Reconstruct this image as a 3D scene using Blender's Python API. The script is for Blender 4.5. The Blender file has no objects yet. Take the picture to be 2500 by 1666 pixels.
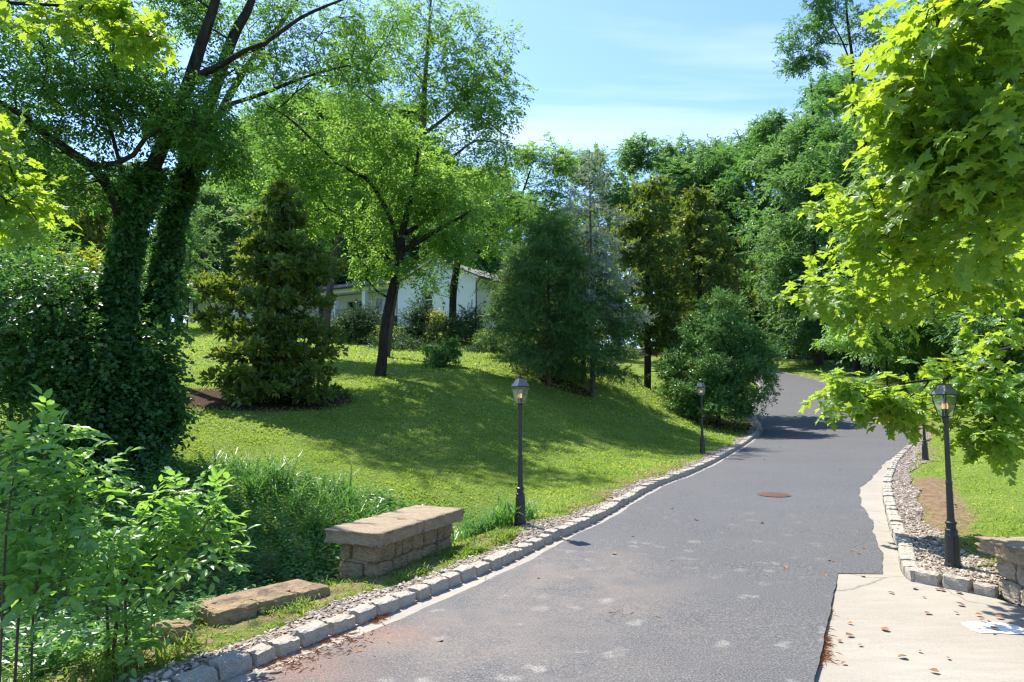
import bpy, bmesh, math, random
import numpy as np
from mathutils import Vector, Matrix, Euler

# ------------------------------------------------------------------ camera, world, sun, exposure
sc = bpy.context.scene
C = sc.collection
F_PX, CX, CY = 1700.0, 1250.0, 833.0          # photograph is 2500 x 1666
CAM_H = 2.2
PITCH = math.radians(4.6)
cam_d = bpy.data.cameras.new('camera'); cam = bpy.data.objects.new('camera', cam_d); C.objects.link(cam)
cam_d.sensor_width = 36.0; cam_d.lens = F_PX/2500*36.0
cam_d.clip_start = 0.05; cam_d.clip_end = 3000
cam.location = (0, 0, CAM_H); cam.rotation_euler = (math.pi/2+PITCH, 0, 0)
sc.camera = cam

SUN_EL = math.radians(58); SUN_DIR_XY = (-0.60, 0.80)      # horizontal direction towards the sun
world = bpy.data.worlds.new('World'); sc.world = world; world.use_nodes = True
wn = world.node_tree; wn.nodes.clear()
def wnode(t, **k):
    n = wn.nodes.new(t)
    for a, b in k.items(): setattr(n, a, b)
    return n
sky = wnode('ShaderNodeTexSky', sky_type='NISHITA', sun_disc=False)
sky.sun_elevation = SUN_EL
sky.sun_rotation = math.atan2(SUN_DIR_XY[0], SUN_DIR_XY[1])
sky.altitude = 150; sky.air_density = 1.0; sky.dust_density = 0.6; sky.ozone_density = 3.0
geo = wnode('ShaderNodeTexCoord')
sep = wnode('ShaderNodeSeparateXYZ'); wn.links.new(geo.outputs['Generated'], sep.inputs[0])
mz = wnode('ShaderNodeMath', operation='MAXIMUM'); wn.links.new(sep.outputs['Z'], mz.inputs[0]); mz.inputs[1].default_value = 0.06
dx = wnode('ShaderNodeMath', operation='DIVIDE'); wn.links.new(sep.outputs['X'], dx.inputs[0]); wn.links.new(mz.outputs[0], dx.inputs[1])
dy = wnode('ShaderNodeMath', operation='DIVIDE'); wn.links.new(sep.outputs['Y'], dy.inputs[0]); wn.links.new(mz.outputs[0], dy.inputs[1])
cmb = wnode('ShaderNodeCombineXYZ'); wn.links.new(dx.outputs[0], cmb.inputs[0]); wn.links.new(dy.outputs[0], cmb.inputs[1])
mp = wnode('ShaderNodeMapping'); mp.inputs['Rotation'].default_value = (0, 0, math.radians(-22)); mp.inputs['Scale'].default_value = (0.38, 1.5, 1)
wn.links.new(cmb.outputs[0], mp.inputs[0])
nz = wnode('ShaderNodeTexNoise'); nz.inputs['Scale'].default_value = 0.9; nz.inputs['Detail'].default_value = 5; nz.inputs['Roughness'].default_value = 0.5; nz.inputs['Distortion'].default_value = 0.35
wn.links.new(mp.outputs[0], nz.inputs['Vector'])
rp = wnode('ShaderNodeValToRGB'); rp.color_ramp.elements[0].position = 0.54; rp.color_ramp.elements[1].position = 0.86
rp.color_ramp.elements[0].color = (0, 0, 0, 1); rp.color_ramp.elements[1].color = (0.75, 0.75, 0.75, 1)
wn.links.new(nz.outputs['Fac'], rp.inputs[0])
mixc = wnode('ShaderNodeMix', data_type='RGBA'); wn.links.new(rp.outputs[0], mixc.inputs['Factor'])
wn.links.new(sky.outputs[0], mixc.inputs[6]); mixc.inputs[7].default_value = (6.4, 6.0, 5.2, 1)
bg = wnode('ShaderNodeBackground'); bg.inputs['Strength'].default_value = 0.12
tint = wnode('ShaderNodeMix', data_type='RGBA', blend_type='MULTIPLY'); tint.inputs['Factor'].default_value = 1.0; tint.inputs[7].default_value = (.72, .81, .98, 1)
wn.links.new(mixc.outputs[2], tint.inputs[6]); wn.links.new(tint.outputs[2], bg.inputs['Color'])
wo = wnode('ShaderNodeOutputWorld'); wn.links.new(bg.outputs[0], wo.inputs['Surface'])

sun_d = bpy.data.lights.new('sun', 'SUN'); sun = bpy.data.objects.new('sun', sun_d); C.objects.link(sun)
sun_d.energy = 3.5; sun_d.angle = math.radians(0.53); sun_d.color = (1.0, 0.94, 0.83)
to_sun = Vector((SUN_DIR_XY[0]*math.cos(SUN_EL), SUN_DIR_XY[1]*math.cos(SUN_EL), math.sin(SUN_EL)))
sun.rotation_euler = to_sun.to_track_quat('Z', 'Y').to_euler()
sun.location = (-30, 40, 60)

vs = sc.view_settings
vs.view_transform = 'Standard'; vs.look = 'None'; vs.exposure = 1.52; vs.gamma = 1.0; vs.use_curve_mapping = False
cy = sc.cycles
cy.max_bounces = 7; cy.diffuse_bounces = 4; cy.glossy_bounces = 3; cy.transmission_bounces = 6; cy.transparent_max_bounces = 8
cy.caustics_reflective = False; cy.caustics_refractive = False
sc.render.filter_size = 1.3; cy.filter_width = 1.3; cy.use_denoising = True; cy.sample_clamp_indirect = 6.0
try: cy.denoiser = 'OPENIMAGEDENOISE'; cy.denoising_prefilter = 'ACCURATE'
except Exception: pass

# ------------------------------------------------------------------ helpers
rng = np.random.default_rng(7)
random.seed(7)
def ray(u, v):
    X = (u-CX)/F_PX; U = (CY-v)/F_PX
    cp, sp = math.cos(PITCH), math.sin(PITCH)
    return np.array([X, cp-U*sp, sp+U*cp])
def at(u, v, Y):
    d = ray(u, v); return np.array([0, 0, CAM_H])+d*(Y/d[1])
def ppm(Y): return F_PX/Y                                    # pixels per metre at depth Y
def nrm(a): return a/np.maximum(np.linalg.norm(a, axis=-1, keepdims=True), 1e-9)
def smooth(t): t = np.clip(t, 0, 1); return t*t*(3-2*t)

def mesh_np(name, V, F, mat=None, smooth_shade=False, attrs=None, N=None):
    me = bpy.data.meshes.new(name)
    V = np.asarray(V, np.float32).reshape(-1, 3); F = np.asarray(F, np.int32)
    k = F.shape[1]
    me.vertices.add(len(V)); me.vertices.foreach_set('co', V.ravel())
    me.loops.add(F.size); me.loops.foreach_set('vertex_index', F.ravel())
    me.polygons.add(len(F)); me.polygons.foreach_set('loop_start', np.arange(0, F.size, k, dtype=np.int32))
    try: me.polygons.foreach_set('loop_total', np.full(len(F), k, np.int32))
    except Exception: pass
    if attrs:
        for n, a in attrs.items():
            at_ = me.attributes.new(n, 'FLOAT', 'POINT'); at_.data.foreach_set('value', np.asarray(a, np.float32))
    me.update(calc_edges=True); me.validate()
    me.polygons.foreach_set('use_smooth', np.full(len(me.polygons), bool(smooth_shade)))
    if mat: me.materials.append(mat)
    return me
def link(name, me, parent=None, loc=None):
    o = bpy.data.objects.new(name, me); C.objects.link(o)
    if parent: o.parent = parent
    if loc is not None: o.location = loc
    return o
def tag(o, label=None, cat=None, group=None, kind=None):
    if label: o['label'] = label
    if cat: o['category'] = cat
    if group: o['group'] = group
    if kind: o['kind'] = kind
    return o
def empty(name, loc, rz=0, label=None, cat=None, group=None):
    o = bpy.data.objects.new(name, None); C.objects.link(o); o.location = loc; o.rotation_euler = (0, 0, rz)
    o.empty_display_size = 0.2
    return tag(o, label, cat, group)
def copy_tree(o, parent=None):
    c = o.copy(); C.objects.link(c); c.parent = parent
    for ch in list(o.children): copy_tree(ch, c)
    return c

class MB:
    def __init__(s): s.v = []; s.f = []
    def add(s, vs_, fs):
        b = len(s.v); s.v += [tuple(map(float, p)) for p in vs_]; s.f += [tuple(i+b for i in f) for f in fs]; return s
    def box(s, x0, x1, y0, y1, z0, z1):
        return s.add([(x0,y0,z0),(x1,y0,z0),(x1,y1,z0),(x0,y1,z0),(x0,y0,z1),(x1,y0,z1),(x1,y1,z1),(x0,y1,z1)],
              [(0,3,2,1),(4,5,6,7),(0,1,5,4),(1,2,6,5),(2,3,7,6),(3,0,4,7)])
    def prism(s, pts, z0, z1):
        n = len(pts)
        return s.add([(x,y,z0) for x,y in pts]+[(x,y,z1) for x,y in pts],
              [tuple(range(n-1,-1,-1)), tuple(range(n,2*n))]+[(i,(i+1)%n,(i+1)%n+n,i+n) for i in range(n)])
    def lathe(s, prof, n=20, cx=0, cy=0, phase=0.0, flute=0.0):
        m = len(prof); vs_ = []
        for r, z in prof:
            for i in range(n):
                a = 2*math.pi*i/n+phase; rr = r*(1-flute*(i%2))
                vs_.append((cx+rr*math.cos(a), cy+rr*math.sin(a), z))
        fs = [(j*n+i, j*n+(i+1)%n, (j+1)*n+(i+1)%n, (j+1)*n+i) for j in range(m-1) for i in range(n)]
        fs += [tuple(range(n-1,-1,-1)), tuple((m-1)*n+i for i in range(n))]
        return s.add(vs_, fs)
    def bar(s, a, b, r, n=6, r2=None):
        a = Vector(a); b = Vector(b); d = (b-a); r2 = r if r2 is None else r2
        q = d.to_track_quat('Z', 'Y'); vs_ = []
        for p, rr in ((a, r), (b, r2)):
            for i in range(n):
                t = 2*math.pi*(i+.5)/n; vs_.append(p+q@Vector((rr*math.cos(t), rr*math.sin(t), 0)))
        return s.add(vs_, [(i,(i+1)%n,(i+1)%n+n,i+n) for i in range(n)]+[tuple(range(n-1,-1,-1)), tuple(range(n,2*n))])
    def mesh(s, name, mat, smooth_shade=False, bevel=0):
        me = bpy.data.meshes.new(name); me.from_pydata(s.v, [], s.f)
        bm = bmesh.new(); bm.from_mesh(me)
        bmesh.ops.recalc_face_normals(bm, faces=bm.faces)
        if bevel: bmesh.ops.bevel(bm, geom=list(bm.edges), offset=bevel, segments=1, affect='EDGES', profile=.5)
        bm.to_mesh(me); bm.free()
        me.materials.append(mat)
        if smooth_shade: me.polygons.foreach_set('use_smooth', [True]*len(me.polygons))
        return me
    def build(s, name, mat, parent=None, loc=None, **k): return link(name, s.mesh(name, mat, **k), parent, loc)

# ------------------------------------------------------------------ materials
def newmat(name):
    m = bpy.data.materials.new(name); m.use_nodes = True; nt = m.node_tree; nt.nodes.clear()
    out = nt.nodes.new('ShaderNodeOutputMaterial'); return m, nt, out
class NT:
    def __init__(s, nt): s.nt = nt
    def n(s, t, **k):
        x = s.nt.nodes.new(t)
        for a, b in k.items(): setattr(x, a, b)
        return x
    def l(s, a, b): s.nt.links.new(a, b)
    def pos(s): return s.n('ShaderNodeNewGeometry').outputs['Position']
    def noise(s, vec, scale, detail=4, rough=.55, dist=0.0):
        x = s.n('ShaderNodeTexNoise'); x.inputs['Scale'].default_value = scale; x.inputs['Detail'].default_value = detail
        x.inputs['Roughness'].default_value = rough; x.inputs['Distortion'].default_value = dist
        if vec is not None: s.l(vec, x.inputs['Vector'])
        return x.outputs['Fac']
    def ramp(s, fac, stops):
        x = s.n('ShaderNodeValToRGB'); cr = x.color_ramp
        while len(cr.elements) < len(stops): cr.elements.new(.5)
        for e, (p, c) in zip(cr.elements, stops):
            e.position = p; e.color = (*c, 1) if len(c) == 3 else c
        s.l(fac, x.inputs[0]); return x.outputs[0]
    def mix(s, fac, a, b, blend='MIX'):
        x = s.n('ShaderNodeMix', data_type='RGBA', blend_type=blend)
        for sock, val in ((x.inputs['Factor'], fac), (x.inputs[6], a), (x.inputs[7], b)):
            if isinstance(val, (int, float)): sock.default_value = val
            elif isinstance(val, tuple): sock.default_value = (*val, 1) if len(val) == 3 else val
            else: s.l(val, sock)
        return x.outputs[2]
    def math(s, op, a, b=0.0, clamp=False):
        x = s.n('ShaderNodeMath', operation=op, use_clamp=clamp)
        for i, val in enumerate((a, b)):
            if isinstance(val, (int, float)): x.inputs[i].default_value = val
            else: s.l(val, x.inputs[i])
        return x.outputs[0]
    def mapping(s, vec, scale=(1,1,1), rot=(0,0,0), loc=(0,0,0)):
        x = s.n('ShaderNodeMapping'); x.inputs['Scale'].default_value = scale; x.inputs['Rotation'].default_value = rot; x.inputs['Location'].default_value = loc
        s.l(vec, x.inputs[0]); return x.outputs[0]
    def bump(s, h, strength=.5, dist=.02):
        x = s.n('ShaderNodeBump'); x.inputs['Strength'].default_value = strength; x.inputs['Distance'].default_value = dist
        s.l(h, x.inputs['Height']); return x.outputs[0]
    def attr(s, name): return s.n('ShaderNodeAttribute', attribute_name=name).outputs['Fac']
    def bsdf(s, col, rough=.7, normal=None, spec=.4, metal=0.0):
        x = s.n('ShaderNodeBsdfPrincipled')
        if isinstance(col, tuple): x.inputs['Base Color'].default_value = (*col, 1)
        else: s.l(col, x.inputs['Base Color'])
        if isinstance(rough, (int, float)): x.inputs['Roughness'].default_value = rough
        else: s.l(rough, x.inputs['Roughness'])
        x.inputs['Specular IOR Level'].default_value = spec; x.inputs['Metallic'].default_value = metal
        if normal is not None: s.l(normal, x.inputs['Normal'])
        return x.outputs[0]

LEAF_GAIN = 1.36
def leaf_mat(name, stops, trans, tfac=.42, rough=.42, spec=.4):
    """two-sided leaf: glossy skin over a translucent blade; hue varies leaf by leaf"""
    m, nt, out = newmat(name); t = NT(nt)
    r = t.attr('rnd'); stops = [(p_, tuple(min(.5, q*LEAF_GAIN) for q in c_)) for p_, c_ in stops]
    col = t.ramp(r, stops)
    b = t.bsdf(col, rough, spec=spec)
    tr = t.n('ShaderNodeBsdfTranslucent')
    tcol = t.mix(.5, t.mix(1.0, col, (2.2, 2.0, 1.0), 'MULTIPLY'), trans)
    t.l(tcol, tr.inputs['Color'])
    mx = t.n('ShaderNodeMixShader'); mx.inputs[0].default_value = tfac
    t.l(b, mx.inputs[1]); t.l(tr.outputs[0], mx.inputs[2]); t.l(mx.outputs[0], out.inputs['Surface'])
    return m
def simple_mat(name, c1, c2, scale=20, rough=.8, bump=.4, bdist=.01, spec=.3, detail=5, metal=0.0, mapscale=(1,1,1), obj=False):
    m, nt, out = newmat(name); t = NT(nt)
    vec = t.n('ShaderNodeTexCoord').outputs['Object'] if obj else t.pos()
    vec = t.mapping(vec, mapscale)
    f = t.noise(vec, scale, detail)
    col = t.mix(t.ramp(f, [(.3, (0,0,0)), (.7, (1,1,1))]), c1, c2)
    t.l(t.bsdf(col, rough, t.bump(f, bump, bdist), spec, metal), out.inputs['Surface'])
    return m

M = {}
M['leaf_walnut'] = leaf_mat('walnut_leaf', [(0,(.04,.11,.02)),(.5,(.07,.165,.026)),(1,(.12,.215,.04))], (.36,.54,.09), .52)
M['leaf_vine'] = leaf_mat('vine_leaf', [(0,(.018,.055,.017)),(.6,(.036,.095,.024)),(1,(.075,.16,.034))], (.14,.34,.05), .36, .42)
M['leaf_ash'] = leaf_mat('ash_leaf', [(0,(.022,.07,.016)),(.5,(.042,.115,.022)),(1,(.085,.175,.034))], (.22,.42,.06), .45, .5, .3)
M['leaf_magnolia'] = leaf_mat('magnolia_leaf', [(0,(.024,.06,.016)),(.4,(.045,.095,.02)),(.66,(.08,.125,.022)),(.84,(.12,.14,.024)),(1,(.22,.195,.035))], (.34,.42,.05), .36, .34, .5)
M['leaf_conifer'] = leaf_mat('hemlock_needle', [(0,(.03,.078,.026)),(.6,(.055,.12,.036)),(1,(.09,.165,.05))], (.16,.28,.06), .34, .55, .25)
M['leaf_cedar'] = leaf_mat('blue_cedar_needle', [(0,(.11,.155,.125)),(.6,(.17,.225,.18)),(1,(.26,.31,.25))], (.24,.32,.22), .28, .6, .2)
M['leaf_holly'] = leaf_mat('holly_leaf', [(0,(.03,.09,.024)),(.6,(.06,.145,.036)),(1,(.12,.23,.055))], (.16,.36,.05), .3, .36, .5)
M['leaf_wood'] = leaf_mat('woodland_leaf', [(0,(.026,.085,.028)),(.5,(.046,.125,.036)),(1,(.09,.18,.045))], (.2,.42,.07), .42, .42)
M['leaf_far'] = leaf_mat('far_leaf', [(0,(.035,.10,.04)),(.5,(.06,.14,.05)),(1,(.11,.2,.06))], (.24,.42,.1), .42, .5)
M['leaf_maple'] = leaf_mat('maple_leaf', [(0,(.03,.095,.016)),(.5,(.065,.16,.022)),(.85,(.13,.225,.026)),(1,(.27,.25,.03))], (.62,.70,.05), .52, .4, .45)
M['leaf_sapling'] = leaf_mat('sapling_leaf', [(0,(.07,.17,.045)),(.6,(.11,.225,.055)),(1,(.17,.29,.06))], (.36,.6,.07), .42, .4, .5)
M['leaf_weed'] = leaf_mat('weed_leaf', [(0,(.03,.095,.028)),(.6,(.065,.16,.042)),(1,(.12,.23,.055))], (.22,.46,.07), .42, .36, .5)
M['leaf_tallgrass'] = leaf_mat('tall_grass', [(0,(.03,.10,.025)),(.6,(.06,.16,.03)),(1,(.13,.24,.06))], (.2,.42,.06), .4, .4)
M['leaf_lawn'] = leaf_mat('lawn_grass', [(0,(.07,.135,.022)),(.55,(.132,.21,.034)),(.9,(.20,.275,.06)),(1,(.32,.31,.13))], (.42,.53,.07), .42, .5, .2)
M['leaf_juniper'] = leaf_mat('juniper_spray', [(0,(.016,.045,.022)),(.7,(.028,.07,.03)),(1,(.10,.14,.03))], (.08,.16,.04), .22, .55, .25)
M['leaf_yellow'] = leaf_mat('golden_shrub_leaf', [(0,(.10,.17,.015)),(.5,(.2,.24,.02)),(1,(.34,.32,.03))], (.5,.52,.05), .4, .5)
M['bark'] = simple_mat('grey_bark', (.045,.036,.028), (.15,.125,.10), 14, .9, .9, .03, .15, mapscale=(1,1,.22))
M['bark_dark'] = simple_mat('dark_bark', (.013,.011,.009), (.05,.041,.033), 14, .9, .9, .03, .15, mapscale=(1,1,.22))
M['bark_red'] = simple_mat('reddish_bark', (.05,.028,.02), (.14,.085,.06), 16, .9, .9, .02, .15, mapscale=(1,1,.22))
M['twig'] = simple_mat('twig', (.05,.034,.02), (.13,.09,.055), 30, .8, .4, .005)
M['stem'] = simple_mat('green_stem', (.06,.10,.03), (.13,.12,.05), 30, .6, .3, .004)
# ------------------------------------------------------------------ driveway geometry (metres, z up, camera over the origin)
ST = np.array([  # left edge x,y   right edge x,y   z
 (-13.5,-14, 8.0,-14,-.20),(-5.3,0, 5.5,0,.0),(-3.4,3.3, 5.25,4.0,.055),(-2.26,5.21, 5.17,6.2,.08),(-1.06,7.15, 5.05,7.45,.105),
 (-.11,8.76, 4.5,8.05,.125),(.59,10.1, 5.25,9.7,.148),(1.49,11.8, 5.95,11.2,.17),(3.12,15.4, 7.65,14.6,.22),(4.72,18.2, 9.0,17.0,.26),
 (6.78,22.3, 11.3,20.8,.32),(9.9,29, 15.2,26.8,.43),(12.2,34.5, 18.6,32.5,.66),(15,44, 22.8,41.5,1.55),(18,51, 25.3,50,2.45),
 (20,57, 26.3,58,3.3),(20.3,63, 26.3,65,4.2),(19,69, 24.8,72,5.1),(16,75, 21,79,5.9),(11,80, 15,85,6.5),(3,84, 5,89.5,6.9),(-8,86,-6,92,7.2)])
def catmull(P, sub):
    out = []
    n = len(P)
    for i in range(n-1):
        p0, p1, p2, p3 = P[max(i-1,0)], P[i], P[i+1], P[min(i+2,n-1)]
        for k in range(sub):
            t = k/sub
            out.append(.5*((2*p1)+(-p0+p2)*t+(2*p0-5*p1+4*p2-p3)*t*t+(-p0+3*p1-3*p2+p3)*t**3))
    out.append(P[-1]); return np.array(out)
SS = catmull(ST, 14)
# the right kerb turns a real corner at the concrete apron
i4, i5 = 4*14, 5*14
for k in range(i4, i5+1):
    t = (k-i4)/14; SS[k, 2:4] = (1-t)*ST[4, 2:4]+t*ST[5, 2:4]
L3 = np.c_[SS[:, 0:2], SS[:, 4]]; R3 = np.c_[SS[:, 2:4], SS[:, 4]]
POLY = np.r_[SS[:, 0:2], SS[::-1, 2:4]]
GULLY = np.array([(-.9,11.6),(-2.6,10.2),(-4.6,8.6),(-7,8.0),(-12,9.5),(-20,12)])
GULLY_R = np.array([(6.6,6.2),(9,7.0),(13,7.5),(20,6)])
MAG = np.array([-8.0, 21.6]); MAGR = np.array([2.9, 1.9])
PINE_SHADE = np.array([2.3, 30.5]);  # no bed: dark ground colour painted in for the hemlocks' shade on grass
HOLLY_BED = np.array([10.3, 35.0])
def seg_dist(x, y, pl):
    d = np.full(x.shape, 1e9)
    for a, b in zip(pl[:-1], pl[1:]):
        ab = b-a; t = np.clip(((x-a[0])*ab[0]+(y-a[1])*ab[1])/(ab@ab), 0, 1)
        d = np.minimum(d, np.hypot(x-a[0]-t*ab[0], y-a[1]-t*ab[1]))
    return d
def road_info(x, y):
    """inside flag, distance to edge, side (-1 left / +1 right), road z there"""
    x = np.atleast_1d(np.asarray(x, float)); y = np.atleast_1d(np.asarray(y, float))
    n = len(x); ins = np.zeros(n, bool)
    A = POLY; B = np.roll(POLY, -1, axis=0)
    for a, b in zip(A, B):
        c = ((a[1] > y) != (b[1] > y))
        if c.any():
            xi = (b[0]-a[0])*(y-a[1])/((b[1]-a[1]) if b[1] != a[1] else 1e-9)+a[0]
            ins ^= c & (x < xi)
    dl = np.full(n, 1e9); dr = dl.copy(); zl = np.zeros(n); zr = np.zeros(n)
    for P, d, z in ((L3, dl, zl), (R3, dr, zr)):
        for a, b in zip(P[:-1], P[1:]):
            ab = b[:2]-a[:2]; t = np.clip(((x-a[0])*ab[0]+(y-a[1])*ab[1])/max(ab@ab, 1e-9), 0, 1)
            dd = np.hypot(x-a[0]-t*ab[0], y-a[1]-t*ab[1]); m = dd < d
            d[m] = dd[m]; z[m] = (a[2]+(b[2]-a[2])*t)[m]
    side = np.where(dl < dr, -1, 1)
    return ins, np.minimum(dl, dr), side, np.where(dl < dr, zl, zr), dl, dr
def gz(x, y, full=False):
    x = np.atleast_1d(np.asarray(x, float)); y = np.atleast_1d(np.asarray(y, float))
    ins, s, side, zr, dl, dr = road_info(x, y)
    base = zr+.055
    yy = np.clip(y, -20, 57)
    H = .88+.163*(yy-14)-.02*np.clip(x+5, -20, 6)
    H = np.where(y > 57, H+.035*np.clip(y-57, 0, 40), H)
    H = np.maximum(H, -.15+0*H)
    H = H-3.6*smooth((x-1.5)/7)*smooth((y-36)/16)
    w = smooth((s-.3)/10.5)
    zl = base*(1-w)+H*w
    zrr = base+.03*np.clip(s, 0, 30)+.10*np.clip(s-3, 0, 25)*smooth((y-20)/25)
    z = np.where(side < 0, zl, zrr)
    g = seg_dist(x, y, GULLY); gr = seg_dist(x, y, GULLY_R)
    edge = smooth((s-.9)/1.4)
    z = z-edge*1.05*np.exp(-(g/1.9)**2)-edge*.9*np.exp(-(gr/1.3)**2)
    z = z+.025*np.sin(x*1.7+y*.6)*np.sin(y*1.3-x*.4)*smooth((s-.5)/3)+.06*np.sin(x*.43+1)*np.sin(y*.37)*smooth((s-2)/4)
    dip = smooth((.5-s)/.25)
    z = np.where(ins, zr-.25, z-dip*.25)
    if full: return z, ins, s, side, zr
    return z
def gz1(x, y): return float(gz([x], [y])[0])
def hit(u, v, y0=3.0, y1=130.0):
    d = ray(u, v); ys = np.concatenate([np.arange(y0, 40, .05), np.arange(40, y1, .25)])
    t = ys/d[1]; xs = d[0]*t; zs = CAM_H+d[2]*t
    gg = gz(xs, ys); k = np.argmax(zs <= gg)
    if not (zs <= gg).any(): k = len(ys)-1
    return np.array([xs[k], ys[k], gg[k]])

# ------------------------------------------------------------------ ground
xs = np.concatenate([[-700,-400,-220,-150], np.arange(-110,-40,7.), np.arange(-40,-14,.9), np.arange(-14,14,.28), np.arange(14,45,.9), np.arange(45,110,7.), [150,220,400,700]])
ys = np.concatenate([[-300,-120,-60,-30], np.arange(-20,0,2.), np.arange(0,33,.28), np.arange(33,100,.9), np.arange(100,150,7.), [180,260,420,800]])
GX, GY = np.meshgrid(xs, ys); gx, gy = GX.ravel(), GY.ravel()
gzv, gins, gs, gside, gzr = gz(gx, gy, True)
nx, ny = len(xs), len(ys)
ii = np.arange(nx*ny).reshape(ny, nx)
GF = np.c_[ii[:-1,:-1].ravel(), ii[:-1,1:].ravel(), ii[1:,1:].ravel(), ii[1:,:-1].ravel()]
mag = np.hypot((gx-MAG[0])/MAGR[0], (gy-MAG[1])/MAGR[1])
pine = np.hypot((gx-PINE_SHADE[0])/1.3, (gy-PINE_SHADE[1])/1.0)
hol = np.hypot((gx-HOLLY_BED[0])/2.0, (gy-HOLLY_BED[1])/2.4)
mulch = np.clip(1.25-np.minimum(np.minimum(mag, pine*1.1), hol), 0, .35)/.35  # mulch beds, plus the hemlock shade painted in mulch colour
wood = smooth((gs-8)/5)*(gside > 0)*smooth((gy-12)/8)
mulch = np.maximum(mulch, wood)
dirt = np.exp(-((gs-.75)/.45)**2)*(.55+.45*np.sin(gx*2.3+gy*1.1)*np.sin(gy*1.9))
dirt = np.maximum(dirt, .62*np.exp(-((gs-.95)/.6)**2)*(gside < 0)*(gy < 11)); dirt = np.maximum(dirt, np.exp(-((gs-.9)/.5)**2)*(gside > 0)*smooth((gy-10)/1.5)*smooth((17.5-gy)/2))
dirt = np.maximum(dirt, np.exp(-((seg_dist(gx, gy, GULLY))/1.6)**2))
m, nt, out = newmat('lawn_ground'); t = NT(nt); p = t.pos()
n1 = t.noise(p, .55, 5); n2 = t.noise(p, 9, 5); n3 = t.noise(p, 45, 3)
g = t.ramp(n2, [(.28,(.08,.13,.02)),(.5,(.14,.205,.032)),(.75,(.20,.265,.05))])
g = t.mix(t.ramp(n1, [(.35,(0,0,0)),(.7,(.55,.55,.55))]), g, (.13,.19,.03))
soil = t.ramp(n2, [(.3,(.13,.085,.05)),(.7,(.27,.19,.12))])
mul = t.ramp(t.noise(p, 22, 5), [(.3,(.02,.012,.008)),(.55,(.06,.035,.02)),(.8,(.15,.09,.055))])
c = t.mix(t.ramp(t.math('ADD', t.attr('dirt'), t.math('MULTIPLY', t.math('SUBTRACT', n2, .5), 1.1)), [(.35,(0,0,0)),(.7,(1,1,1))]), g, soil)
c = t.mix(t.ramp(t.math('ADD', t.attr('mulch'), t.math('MULTIPLY', t.math('SUBTRACT', n2, .5), .8)), [(.35,(0,0,0)),(.6,(1,1,1))]), c, mul)
t.l(t.bsdf(c, .95, t.bump(t.math('ADD', n2, n3), .8, .04), .1), out.inputs['Surface']); M['ground'] = m
ground = link('ground', mesh_np('ground', np.c_[gx, gy, gzv], GF, M['ground'], True, {'mulch': mulch, 'dirt': dirt}))
tag(ground, 'sloping green lawn rising to the house', None, None, 'structure')

# ------------------------------------------------------------------ concrete and asphalt sheets
m, nt, out = newmat('concrete'); t = NT(nt); p = t.pos()
st = t.noise(t.mapping(p, (1,5,1), (0,0,math.radians(-62))), 2.2, 5, .6); fine = t.noise(p, 90, 4); big = t.noise(p, .7, 4)
c = t.mix(t.ramp(st, [(.35,(0,0,0)),(.75,(1,1,1))]), (.265,.24,.20), (.335,.305,.26))
c = t.mix(t.math('MULTIPLY', t.ramp(big, [(.4,(0,0,0)),(.7,(1,1,1))]), .75), c, (.245,.215,.175))
c = t.mix(t.ramp(t.noise(p, 14, 5), [(.58,(0,0,0)),(.8,(.5,.5,.5))]), c, (.34,.28,.2))
c = t.mix(t.math('MULTIPLY', t.ramp(fine, [(.4,(0,0,0)),(.6,(1,1,1))]), .25), c, (.5,.46,.40))
ck = t.n('ShaderNodeTexVoronoi', feature='DISTANCE_TO_EDGE'); ck.inputs['Scale'].default_value = .33
wb = t.n('ShaderNodeTexNoise'); wb.inputs['Scale'].default_value = 3.0; t.l(p, wb.inputs['Vector'])
av = t.n('ShaderNodeVectorMath', operation='MULTIPLY_ADD'); t.l(wb.outputs['Color'], av.inputs[0]); av.inputs[1].default_value = (.35,.35,0); t.l(p, av.inputs[2]); t.l(av.outputs[0], ck.inputs['Vector'])
c = t.mix(t.math('MULTIPLY', t.ramp(ck.outputs['Distance'], [(.0,(1,1,1)),(.004,(0,0,0))]), .65), c, (.09,.075,.06))
t.l(t.bsdf(c, .85, t.bump(t.math('ADD', fine, st), .25, .006), .25), out.inputs['Surface']); M['concrete'] = m
m, nt, out = newmat('asphalt'); t = NT(nt); p = t.pos()
fine = t.noise(p, 62, 5, .75); med = t.noise(p, 24, 5, .7); big = t.noise(p, .55, 4); streak = t.noise(t.mapping(p, (1,.25,1)), 3.0, 5)
c = t.ramp(fine, [(.36,(.024,.024,.026)),(.5,(.074,.075,.080)),(.64,(.21,.21,.212))])
c = t.mix(t.math('MULTIPLY', t.ramp(med, [(.55,(0,0,0)),(.75,(1,1,1))]), .5), c, (.045,.046,.052))
c = t.mix(t.math('MULTIPLY', t.ramp(big, [(.4,(0,0,0)),(.7,(1,1,1))]), .35), c, (.115,.114,.116))
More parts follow.
